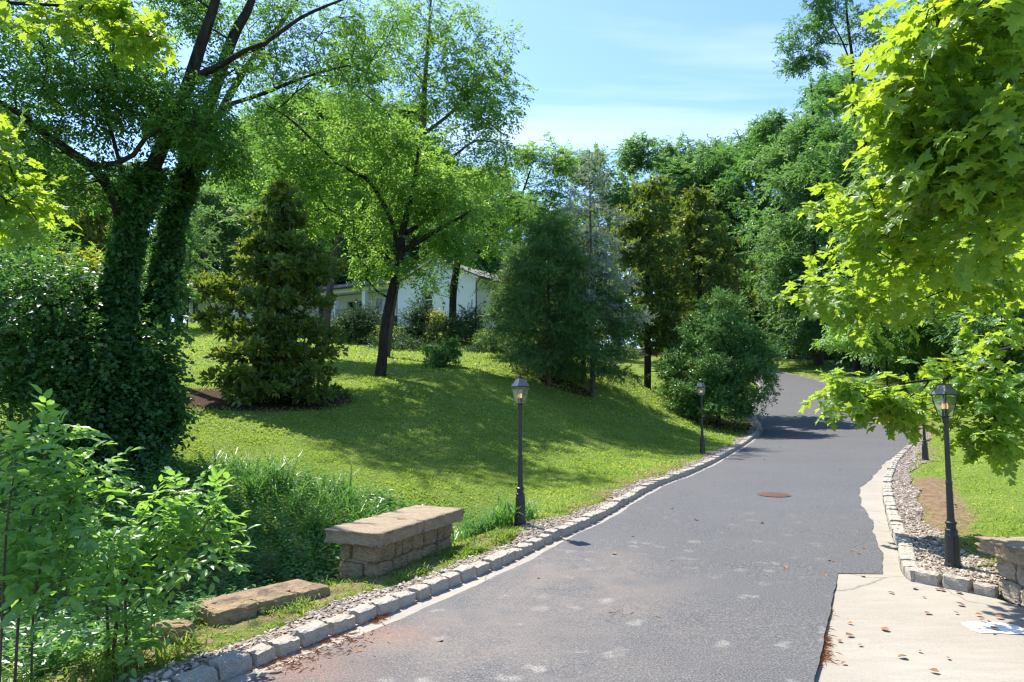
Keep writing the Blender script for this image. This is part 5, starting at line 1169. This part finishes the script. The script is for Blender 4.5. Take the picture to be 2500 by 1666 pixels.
# ------------------------------------------------------------------ foreground maples and saplings: nearest leaves are parts of their own
SPEC['maple'] = dict(sl=.34, k=5, ll=.165, lw=.155, ang=1.0, droop=.28, tilt=.33, out=.7, tm=T_MAPLE)
def big_leaf_tree(name, label, cat, guides, blobs, species, leafm, barkm, seed, rc, nper, n_single, scale=1.0, base=None, bf=.25, tip_r=.005, rbias=0.0, limb_max=.03):
    r = np.random.default_rng(seed); G = [resample(g, .15) for g in guides]
    if base is None: base = G[0][0, :3].copy()
    Cn = blob_points(blobs, r); P, par, rad, grad, ng = grow(G, Cn, r, bf, .25, tip_r, limb_max, .02)
    root = empty(name, base, 0, label, cat); w = Wood()
    for g in G: V, F = tube(g[:, :3], g[:, 3], 10); w.add(V, F)
    V, F = frusta(P, par, rad, np.arange(len(P)) >= ng, 5); w.add(V, F)
    w.build('trunk' if cat == 'tree' else 'stem', barkm, root, base)
    cap = []
    class Cap:
        def add(s, *a): cap.append(a)
    sprig_leaves(Cap(), Cn, np.array(rc)[None]*r.uniform(.7,1.3,(len(Cn),1)), nper, SPEC[species], r, scale, rbias=rbias)
    P_, D_, N_, L_, W_, tm, R_ = [np.concatenate([c[i] for c in cap]) if i != 5 else cap[0][5] for i in range(7)]
    dep = P_[:, 1]; u = CX+F_PX*P_[:, 0]/np.maximum(dep, .5); v = CY+F_PX*math.tan(PITCH)-F_PX*(P_[:, 2]-CAM_H)/np.maximum(dep, .5)
    vis = (u > -20) & (u < 2520) & (v > -20) & (v < 1690) & (dep > 1)
    order = np.argsort(-np.where(vis, L_/dep, -1)); pick = order[:n_single]; rest = np.ones(len(P_), bool); rest[pick] = False
    f = Foliage(); f.add(P_[rest], D_[rest], N_[rest], L_[rest], W_[rest], tm, R_[rest]); f.build('foliage', leafm, root, base)
    var = [mesh_np('leaf', tm[0], tm[1], leafm, False, {'rnd': np.full(len(tm[0]), q)}) for q in np.linspace(.1, .97, 7)]
    D = nrm(D_[pick]); B = nrm(np.cross(D, N_[pick])); N2 = np.cross(B, D)
    for i, k in enumerate(pick):
        o = link('leaf', var[min(6, int(R_[k]*7))], root)
        m4 = Matrix(((D[i,0]*L_[k], B[i,0]*W_[k], N2[i,0]*L_[k], P_[k,0]-base[0]), (D[i,1]*L_[k], B[i,1]*W_[k], N2[i,1]*L_[k], P_[k,1]-base[1]), (D[i,2]*L_[k], B[i,2]*W_[k], N2[i,2]*L_[k], P_[k,2]-base[2]), (0,0,0,1)))
        o.matrix_local = m4
    return root
tx, ty = 11.2, 8.6; tz = gz1(tx, ty)
def wp(*q): return np.array([list(x) for x in q], float)
def aw(u, v, Y, rr): return [*at(u, v, Y), rr]
mt = wp([tx,ty,tz-.2,.28],[tx-.1,ty,tz+2,.22],[tx-.25,ty-.3,tz+4.5,.17],[tx-.6,ty-.6,tz+7,.10],[tx-1.0,ty-.9,tz+9,.04])
ml1 = wp([tx-.2,ty-.2,tz+3.6,.09],[8.2,7.2,4.9,.06],aw(2500,291,5.6,.026),aw(2442,356,5.6,.020),aw(2384,398,5.6,.017),aw(2308,474,5.7,.012),aw(2250,497,5.8,.009),aw(2197,505,5.9,.006))
ml2 = wp([tx-.3,ty-.3,tz+5.0,.08],[8,6.2,5.6,.05],aw(2560,62,5.0,.022),aw(2438,42,4.9,.014),aw(2338,0,4.8,.008),aw(2260,-50,4.8,.005))
ml3 = wp([tx-.1,ty,tz+2.1,.08],[9.3,9.3,2.55,.05],aw(2480,850,9.8,.032),aw(2380,915,10.0,.024),aw(2250,930,10.2,.017),aw(2130,950,10.4,.009))
ml4 = wp([tx-.2,ty,tz+2.9,.08],[8.5,8.2,3.5,.05],aw(2480,640,7.6,.026),aw(2350,650,7.5,.019),aw(2220,670,7.7,.013),aw(2080,695,7.9,.007))
ml5 = wp([8,6.2,5.6,.03],aw(2442,46,5.1,.012),aw(2365,99,5.2,.009),aw(2315,122,5.3,.005))
mblobs = [pb(2380,70,5.0,150,80,17,.7), pb(2250,60,5.4,70,60,6,.5), pb(2180,170,6.2,80,60,6,.5), pb(2300,230,5.4,150,80,16,.7), pb(2440,250,5.0,90,110,13,.6), pb(2220,340,5.8,110,70,12,.6), pb(2370,400,5.4,130,80,15,.7),
          pb(2130,470,6.6,110,28,8,.5), pb(2250,500,6.0,130,50,12,.6), pb(2440,520,5.6,80,90,10,.6), pb(2150,580,6.8,90,40,8,.5), pb(2320,600,6.6,150,60,14,.7), pb(2020,700,8.2,75,22,6,.4), pb(2130,710,8.0,90,40,9,.5), pb(2260,700,7.4,120,60,12,.6), pb(2430,660,7.2,90,50,7,.6), pb(2130,770,8.6,60,24,4,.4), pb(2440,800,8.4,70,50,5,.6),
          pb(2090,955,10.3,75,38,12,.5), pb(2170,965,10.3,80,40,15,.5), pb(2200,1015,10.4,40,20,4,.3), pb(2370,950,10.0,110,60,18,.6), pb(2420,1050,9.8,90,55,16,.6), pb(2470,960,9.4,50,60,6,.5), pb(2300,900,10.2,80,24,5,.5),
          ((8.6,7.0,5.2),(1.1,1.0,.9),26), ((9.8,8.0,6.6),(1.6,1.5,1.2),40), ((8.2,7.6,3.6),(.9,.9,.6),18), ((9.6,8.6,4.6),(1.3,1.3,.9),24), ((8.6,9.2,2.9),(1.0,.9,.4),16), ((11.5,9.2,7.5),(2.0,2.0,1.5),40), ((12.4,8.6,5.2),(1.4,1.4,1.0),20)]
big_leaf_tree('maple_tree', 'maple hanging bright yellow-green lobed leaves over the right side of the driveway', 'tree', [mt, ml1, ml2, ml3, ml4, ml5], mblobs, 'maple', M['leaf_maple'], M['bark_dark'], 101, (.36,.36,.20), 6, 290, .74, limb_max=.02)
# a second maple whose branch tips hang in from the left
lx, ly = -9.2, 5.2; lz = gz1(lx, ly)
lt = wp([lx,ly,lz-.2,.22],[lx+.1,ly+.1,lz+3,.17],[lx+.4,ly+.3,lz+6,.10],[lx+.8,ly+.5,lz+8,.04])
ll1 = wp([lx+.3,ly+.2,lz+5.0,.07],[-6.8,6.3,6.0,.035],aw(60,10,7.0,.018),aw(200,20,7.2,.012),aw(320,60,7.3,.006))
ll2 = wp([lx+.1,ly+.1,lz+3.2,.06],[-6.6,5.9,4.1,.03],aw(-30,400,6.4,.014),aw(40,440,6.5,.008))
big_leaf_tree('maple_tree', 'maple with bright leaves hanging in front of the vine-clad tree', 'tree', [lt, ll1, ll2],
  [pb(260,35,7.2,110,34,13,.4), pb(340,85,7.3,45,30,6,.3), pb(120,30,7.0,80,40,6,.4), pb(20,440,6.4,50,60,9,.4), pb(45,510,6.4,50,40,6,.3), pb(-20,330,6.4,50,50,5,.4)],
  'maple', M['leaf_maple'], M['bark_dark'], 102, (.26,.26,.14), 5, 120, .62, limb_max=.02, rbias=-.05)
# saplings on the near bank
def bank(u, v, Y): p = at(u, v, Y); p[2] = gz1(p[0], p[1])-.05; return p
b1 = bank(40,1600,4.9); b2 = bank(275,1600,5.6)
g1 = [wp([*b1,.010],aw(50,1450,5.0,.009),aw(75,1280,5.1,.008),aw(110,1130,5.2,.006),aw(128,1040,5.2,.004)), wp([*(b1+[.05,.1,0]),.008],aw(90,1420,5.0,.007),aw(160,1250,5.1,.007),aw(200,1170,5.2,.003)), wp([*(b1+[-.1,0,0]),.008],aw(10,1400,4.8,.007),aw(20,1250,4.8,.007),aw(40,1130,4.9,.003))]
big_leaf_tree('ash_sapling', 'upright sapling with large pale-backed leaflets on the bank above the ruined wall', 'sapling', g1,
  [pb(125,1055,5.2,50,40,6,.25), pb(60,1120,5.0,70,40,6,.3), pb(180,1150,5.2,60,40,6,.3), pb(110,1200,5.1,90,50,9,.3), pb(50,1290,5.0,70,60,9,.3), pb(170,1290,5.1,70,50,7,.3), pb(60,1400,4.9,80,60,9,.3), pb(160,1420,5.0,70,50,6,.3), pb(210,1360,5.2,50,40,5,.25)],
  'sapling', M['leaf_sapling'], M['twig'], 103, (.13,.13,.08), 3, 150, .95, tip_r=.0025, limb_max=.006)
g2 = [wp([*b2,.016],aw(290,1480,5.7,.014),aw(315,1400,5.8,.012),aw(345,1350,5.9,.010),aw(385,1250,5.9,.007),aw(450,1195,5.9,.004),aw(510,1200,5.8,.002)), wp([*(b2+[.1,.05,0]),.012],aw(310,1440,5.7,.010),aw(380,1360,5.8,.008),aw(450,1310,5.8,.005),aw(520,1330,5.7,.002)), wp([*(b2+[-.05,.05,0]),.012],aw(260,1420,5.6,.009),aw(270,1330,5.6,.006),aw(300,1280,5.7,.003))]
big_leaf_tree('ash_sapling', 'arching sapling with sunlit pale leaflets leaning towards the parapet wall', 'sapling', g2,
  [pb(440,1215,5.9,90,26,9,.3), pb(500,1240,5.8,50,35,6,.25), pb(390,1270,5.9,80,40,8,.3), pb(470,1310,5.8,80,40,8,.3), pb(520,1370,5.7,35,35,4,.2), pb(350,1340,5.8,80,40,8,.3), pb(290,1300,5.7,60,40,6,.25), pb(440,1390,5.7,70,35,5,.3), pb(280,1480,5.5,90,50,10,.3), pb(340,1540,5.4,60,35,5,.25), pb(250,1400,5.6,60,40,5,.25)],
  'sapling', M['leaf_sapling'], M['twig'], 104, (.13,.13,.08), 3, 150, .85, tip_r=.0025, limb_max=.006, rbias=.1)

# ------------------------------------------------------------------ undergrowth in the ditch, tall grass, lawn
WEED_POLY = np.array([(.15,11.7),(-.6,12.7),(-2.2,13.6),(-4.5,14.2),(-8.5,13.6),(-11,10),(-9,6),(-6,3.6),(-4.2,3.9),(-3.35,5.2),(-3.0,6.3),(-2.6,7.2),(-2.2,8.3),(-1.5,9.8),(-.75,10.4)])
def in_poly(x, y, pl):
    ins = np.zeros(len(x), bool)
    for a, b in zip(pl, np.roll(pl, -1, 0)):
        c = (a[1] > y) != (b[1] > y); xi = (b[0]-a[0])*(y-a[1])/((b[1]-a[1]) or 1e-9)+a[0]; ins ^= c & (x < xi)
    return ins
r = np.random.default_rng(500)
def scatter(n, x0, x1, y0, y1):
    return r.uniform(x0, x1, n), r.uniform(y0, y1, n)
# broad-leaved weeds: upright stems with narrow leaves
x, y = scatter(5200, -11, .3, 3.6, 14.3); k = in_poly(x, y, WEED_POLY)
k &= ~((np.abs(x+1.45) < .75) & (np.abs(y-8.9) < .5)); x, y = x[k], y[k]
z = gz(x, y); n = len(x); clump = .5+.5*np.sin(x*1.1+1)*np.sin(y*.9+.5)
edge = np.minimum(1, seg_dist(x, y, np.r_[WEED_POLY, WEED_POLY[:1]])/1.2)
h = (.22+.55*r.random(n)*clump+.25*r.random(n))*(.45+.55*edge); K = 15
h *= np.where(y < 6.5, .75, 1.0)
tt = np.linspace(.12, 1, K)[None]; lean = r.normal(0, .22, (n, 2)); ang = r.uniform(0, 6.28, (n, 1))+np.arange(K)[None]*2.4
P = np.stack([x[:, None]+lean[:, :1]*h[:, None]*tt**1.5, y[:, None]+lean[:, 1:]*h[:, None]*tt**1.5, z[:, None]+h[:, None]*tt], -1)
D = np.stack([np.cos(ang), np.sin(ang), .35-.75*(1-tt)+r.normal(0,.2,(n,K))], -1); N = np.array([0,0,1.])+r.normal(0,.35,(n,K,3))
Ln = r.uniform(.07,.13,(n,K))*(1.15-.6*tt)*(1+.3*clump[:, None]); rn = np.repeat(r.beta(2,2,n), K)*.7+r.random(n*K)*.3
f = Foliage(); wide = np.where(np.repeat(np.sin(x*.7+y*1.3), K) > 0, .30, .55)
f.add(P.reshape(-1,3), D.reshape(-1,3), N.reshape(-1,3), Ln.ravel(), Ln.ravel()*wide, T_DIA, rn)
# ground-hugging leaves below
x2, y2 = scatter(16000, -11, .3, 3.6, 14.3); k = in_poly(x2, y2, WEED_POLY); x2, y2 = x2[k], y2[k]; z2 = gz(x2, y2)+r.uniform(.02,.22,len(x2))
a2 = r.uniform(0, 6.28, len(x2)); L2 = r.uniform(.05,.10,len(x2))
f.add(np.c_[x2,y2,z2], np.c_[np.cos(a2), np.sin(a2), r.normal(0,.3,len(x2))], np.array([0,0,1.])+r.normal(0,.4,(len(x2),3)), L2, L2*.6, T_DIA, r.random(len(x2)))
wd = f.build('undergrowth', M['leaf_weed']); tag(wd, 'dense green weeds filling the ditch behind the sandstone walls', 'weeds', None, 'stuff')
# arching grass blades
def blades(x, y, z, h, w, bend, seed, nseg=4):
    r = np.random.default_rng(seed); n = len(x); a = r.uniform(0, 6.28, n); dx_, dy_ = np.cos(a), np.sin(a)
    tt = np.linspace(0, 1, nseg+1)[None]; hor = (bend*h)[:, None]*tt**2.2; ver = h[:, None]*(tt-.42*bend[:, None]*tt**3)
    cx_ = x[:, None]+dx_[:, None]*hor; cy_ = y[:, None]+dy_[:, None]*hor; cz = z[:, None]+ver
    ww = w[:, None]*(1-tt**2.5)*.5+.0004
    A_ = np.stack([cx_-dy_[:, None]*ww, cy_+dx_[:, None]*ww, cz], -1); B_ = np.stack([cx_+dy_[:, None]*ww, cy_-dx_[:, None]*ww, cz], -1)
    V = np.stack([A_, B_], 2).reshape(n, -1, 3); m_ = 2*(nseg+1)
    q = []
    for s in range(nseg): b = 2*s; q += [(b, b+1, b+3), (b, b+3, b+2)]
    F = (np.array(q)[None]+(np.arange(n)*m_)[:, None, None]).reshape(-1, 3)
    return V.reshape(-1, 3), F, np.repeat(r.random(n), m_)
def patch(regs, seed):
    r = np.random.default_rng(seed); X_, Y_, H_, W_ = [], [], [], []
    for cx_, cy_, rx, ry, n, h in regs:
        nc = max(4, n//14); px = cx_+rx*r.normal(0,.5,nc); py = cy_+ry*r.normal(0,.5,nc); kk = r.integers(0, nc, n)
        X_.append(px[kk]+r.normal(0,.05,n)); Y_.append(py[kk]+r.normal(0,.05,n)); H_.append(h*r.uniform(.55,1.15,n)); W_.append(r.uniform(.012,.028,n)*(1 if h > .3 else .6))
    X_, Y_, H_, W_ = map(np.concatenate, (X_, Y_, H_, W_)); s_ = road_info(X_, Y_); ok = (~s_[0]) & (s_[1] > .55)
    X_, Y_, H_, W_ = X_[ok], Y_[ok], H_[ok], W_[ok]
    return blades(X_, Y_, gz(X_, Y_)-.02, H_, W_, r.uniform(.35,1.25,len(X_)), seed)
V, F, R = patch([(-.35,11.3,.5,.5,420,.66),(-1.0,10.9,.5,.6,320,.8),(-1.7,11.6,.8,.8,300,.9),(-2.8,12.3,1.0,.9,300,.9),(-4.2,12.8,1.1,.8,220,.95),(-5.2,13.3,1.0,.7,120,.9),(.25,11.7,.25,.3,90,.4)], 5)
tg = link('tall_grass', mesh_np('tall_grass', V, F, M['leaf_tallgrass'], False, {'rnd': R})); tag(tg, 'tall arching grass between the parapet wall and the lamp post', 'grass', None, 'stuff')
V, F, R = patch([(-1.9,6.6,.35,.7,420,.10),(-1.15,7.7,.25,.6,360,.10),(-.5,8.9,.2,.6,360,.10),(.1,10.2,.2,.5,260,.1),(-2.9,5.6,.5,.5,350,.22),(-3.4,4.8,.6,.6,350,.3),(-2.2,7.0,.35,.5,260,.13),(-1.1,8.0,.18,.4,260,.14),(-.55,9.2,.15,.5,320,.15),(-.15,10.0,.15,.4,260,.15),(-2.4,7.8,.25,.25,200,.18),(.9,12.2,.3,.8,260,.13),(6.1,7.9,.12,.2,160,.16),(5.9,9.6,.25,.4,160,.1)], 6)
vg = link('verge_grass', mesh_np('verge_grass', V, F, M['leaf_lawn'], False, {'rnd': R})); tag(vg, 'ragged short grass along the foot of the walls and the gravel', 'grass', None, 'stuff')
# mown lawn: upright blades and flat clover-like leaves
def lawn(name, label, side, zones, seed):
    global r
    r = np.random.default_rng(seed); f = Foliage()
    for x0, x1, y0, y1, n, hh, ww in zones:
        x, y = r.uniform(x0, x1, n), r.uniform(y0, y1, n)
        u = CX+F_PX*x/np.maximum(y, .1); k = (u > -60) & (u < 2560); x, y = x[k], y[k]
        z, ins, s, sd, _ = gz(x, y, True)
        patchy = .5+.5*np.sin(x*2.3+y*1.1)*np.sin(y*1.9)
        k = (~ins) & (sd == side) & (s > .45+.35*patchy*r.random(len(x))) & (np.hypot((x-MAG[0])/MAGR[0], (y-MAG[1])/MAGR[1]) > 1.0+.12*r.normal(size=len(x)))
        k &= ~(in_poly(x, y, WEED_POLY) & (r.random(len(x)) < .6))
        if side > 0: k &= (s < 9+2*r.random(len(x))) & (np.exp(-((s-.9)/.5)**2)*smooth((y-10)/1.5)*smooth((17.5-y)/2) < r.random(len(x))*.95)
        x, y, z = x[k], y[k], z[k]; n = len(x)
        a = r.uniform(0, 6.28, n); up = r.uniform(.15, 1.6, n); D = np.c_[np.cos(a), np.sin(a), up]
        L_ = hh*r.uniform(.55, 1.35, n)*(.8+.45*(np.sin(x*3.1+2*np.sin(y*1.7))*np.sin(y*2.7+x*.8) > .25)); W_ = ww*r.uniform(.7, 1.4, n)
        tone = .48+.2*np.sin(x*.8+1)*np.sin(y*.6)+.18*np.sin(x*2.9+np.sin(y*3))*np.sin(y*2.3+x)+.35*(r.random(n) < .05)
        f.add(np.c_[x, y, z-.005], D, np.c_[-np.cos(a)*.8, -np.sin(a)*.8, np.ones(n)]+r.normal(0,.3,(n,3)), L_, W_, T_DIA if ww < .03 else T_DIA, np.clip(tone+r.normal(0,.2,n), 0, 1))
    o = f.build(name, M['leaf_lawn']); return tag(o, label, 'grass', None, 'stuff')
lawn('lawn_grass', 'sunlit mown grass covering the slope below the house', -1, [(-6,1.5,3,9,22000,.05,.012),(-9,9,9,17,105000,.055,.020),(-16,13,17,28,90000,.075,.034),(-26,16,28,58,70000,.11,.07)], 7)
lawn('lawn_grass', 'patchy mown grass between the right gravel strip and the wood', 1, [(4,16,8,17,42000,.055,.020),(8,26,17,32,24000,.075,.034),(18,45,32,75,14000,.11,.07)], 8)

# ------------------------------------------------------------------ litter on the paving
M['dead_leaf'] = simple_mat('dead_leaf', (.16,.075,.03), (.34,.18,.08), 40, .8, .3, .003)
dv_ = []
for q in range(5):
    rq = np.random.default_rng(q); V = T_OVAL[0].copy()*[1,.75,1]; V[:, 2] += .5*V[:, 1]**2+.12*(V[:, 0]-.5)**2*rq.uniform(.5,3)+rq.normal(0,.03,len(V)); V[:, 2] -= V[:, 2].min(); V[:, 0] -= .5
    dv_.append(mesh_np('dead_leaf', V*.075, T_OVAL[1], M['dead_leaf'], False))
def pave_hit(u, v):
    d = ray(u, v); Y = 8.0
    for _ in range(20):
        kk = np.argmin(np.abs(FS[:, 1]*.5+FS[:, 3]*.5-Y)); zz = FS[kk, 4]+.008; Y = (zz-CAM_H)/d[2]*d[1]
    return np.array([d[0]*Y/d[1], Y, zz])
conc = [(2015,1405),(2107,1408),(2232,1437),(2290,1440),(2300,1442),(2342,1448),(2255,1458),(2175,1448),(2345,1477),(2335,1497),(2390,1502),(2398,1515),(2440,1508),(2415,1520),(2430,1535),(2425,1545),(2265,1497),(2075,1522),(2075,1552),(2050,1565),(2205,1603),(2203,1605),(2315,1607),(2060,1620),(2245,1590),(2100,1575),(2280,1640),(2160,1537),(2392,1538),(2470,1525)]
road_l = [(1680,1272),(1700,1270),(1777,1294),(1640,1242),(1620,1255),(1860,1278),(1790,1267),(1545,1309),(1567,1281),(1500,1353),(1314,1412),(1390,1325),(1820,1070),(1895,1007),(1983,948),(1867,1123),(1956,1156),(2050,1148),(2083,1108),(1990,1000),(1905,1092),(1640,1368),(1918,1387),(2035,1372),(2080,1345),(2110,1339),(2098,1353),(1075,1568),(873,1592),(1580,1626),(1960,1492),(1799,1613),(1818,1641),(2025,1370)]
rq = random.Random(9)
for lst, lab, grp in ((conc, 'small dry brown leaf lying on the pale concrete apron', 'dry leaves on the concrete'), (road_l, 'small dry brown leaf lying on the asphalt driveway', 'dry leaves on the asphalt')):
    for u, v in lst:
        p = pave_hit(u, v); o = link('fallen_leaf', dv_[rq.randrange(5)]); o.location = (p[0], p[1], p[2]+.003); o.rotation_euler = (rq.uniform(-.2,.2), rq.uniform(-.2,.2), rq.uniform(0,6.28)); s_ = rq.uniform(.55,1.25)*(1+.03*max(0, p[1]-8)); o.scale = (s_,s_,s_)
        tag(o, lab, 'leaf', grp)
for u, v in ((515,1060),(410,930),(600,1075),(430,895),(1000,1100),(1500,1010),(1560,1080),(860,1110),(950,960),(1640,1075),(420,975),(2380,1180),(2430,1120),(2330,1240)):
    p = hit(u, v); o = link('fallen_leaf', dv_[rq.randrange(5)]); o.location = (p[0], p[1], p[2]+.04); o.rotation_euler = (rq.uniform(-.3,.3), rq.uniform(-.3,.3), rq.uniform(0,6.28)); s_ = rq.uniform(1.0,1.9); o.scale = (s_,s_,s_)
    tag(o, 'large dry brown leaf lying in the lawn grass', 'leaf', 'dry leaves on the lawn')
gl = link('fallen_leaf', mesh_np('green_leaf', T_OVAL[0]*[.11,.08,.06], T_OVAL[1], M['leaf_maple'], False, {'rnd': np.full(7,.95)})); gp = pave_hit(1118,1603); gl.location = gp+[0,0,.008]; tag(gl, 'fallen yellow-green leaf lying on the asphalt driveway', 'leaf')
M['needle'] = simple_mat('dry_pine_needles', (.34,.12,.035), (.52,.22,.07), 60, .85, .1, .002)
nP, nD, nL = [], [], []
rn_ = np.random.default_rng(77)
for u, v, su, sv, n in ((2000,1535,14,10,90),(2005,1560,10,10,80),(2000,1585,12,14,170),(1990,1605,16,8,150),(1975,1612,14,5,70),(2010,1500,10,16,60),(1655,1555,18,6,90),(1640,1575,10,8,50),(1610,1510,8,4,40),(1520,1500,10,4,40),(1490,1527,6,4,30),(1450,1553,12,5,50),(1550,1486,8,4,30),(920,1505,12,8,260),(1430,1540,10,4,30),(760,1590,60,14,200),(830,1560,50,12,160),(700,1620,50,14,170),(1620,1620,60,30,40)):
    for i in range(n):
        p = pave_hit(u+rn_.normal(0, su), v+rn_.normal(0, sv)); nP.append(p+[0,0,rn_.uniform(.001,.012)]); a = rn_.uniform(0,6.28); nD.append((math.cos(a), math.sin(a), rn_.normal(0,.05))); nL.append(rn_.uniform(.05,.10))
nP, nD, nL = map(np.array, (nP, nD, nL))
f = Foliage(); f.add(nP, nD, np.tile([0,0,1.],(len(nP),1)), nL, np.full(len(nP),.0028), T_DIA, np.zeros(len(nP)))
tag(f.build('pine_needles', M['needle']), 'orange dry pine needles swept into clumps on the paving', 'pine needles', None, 'stuff')
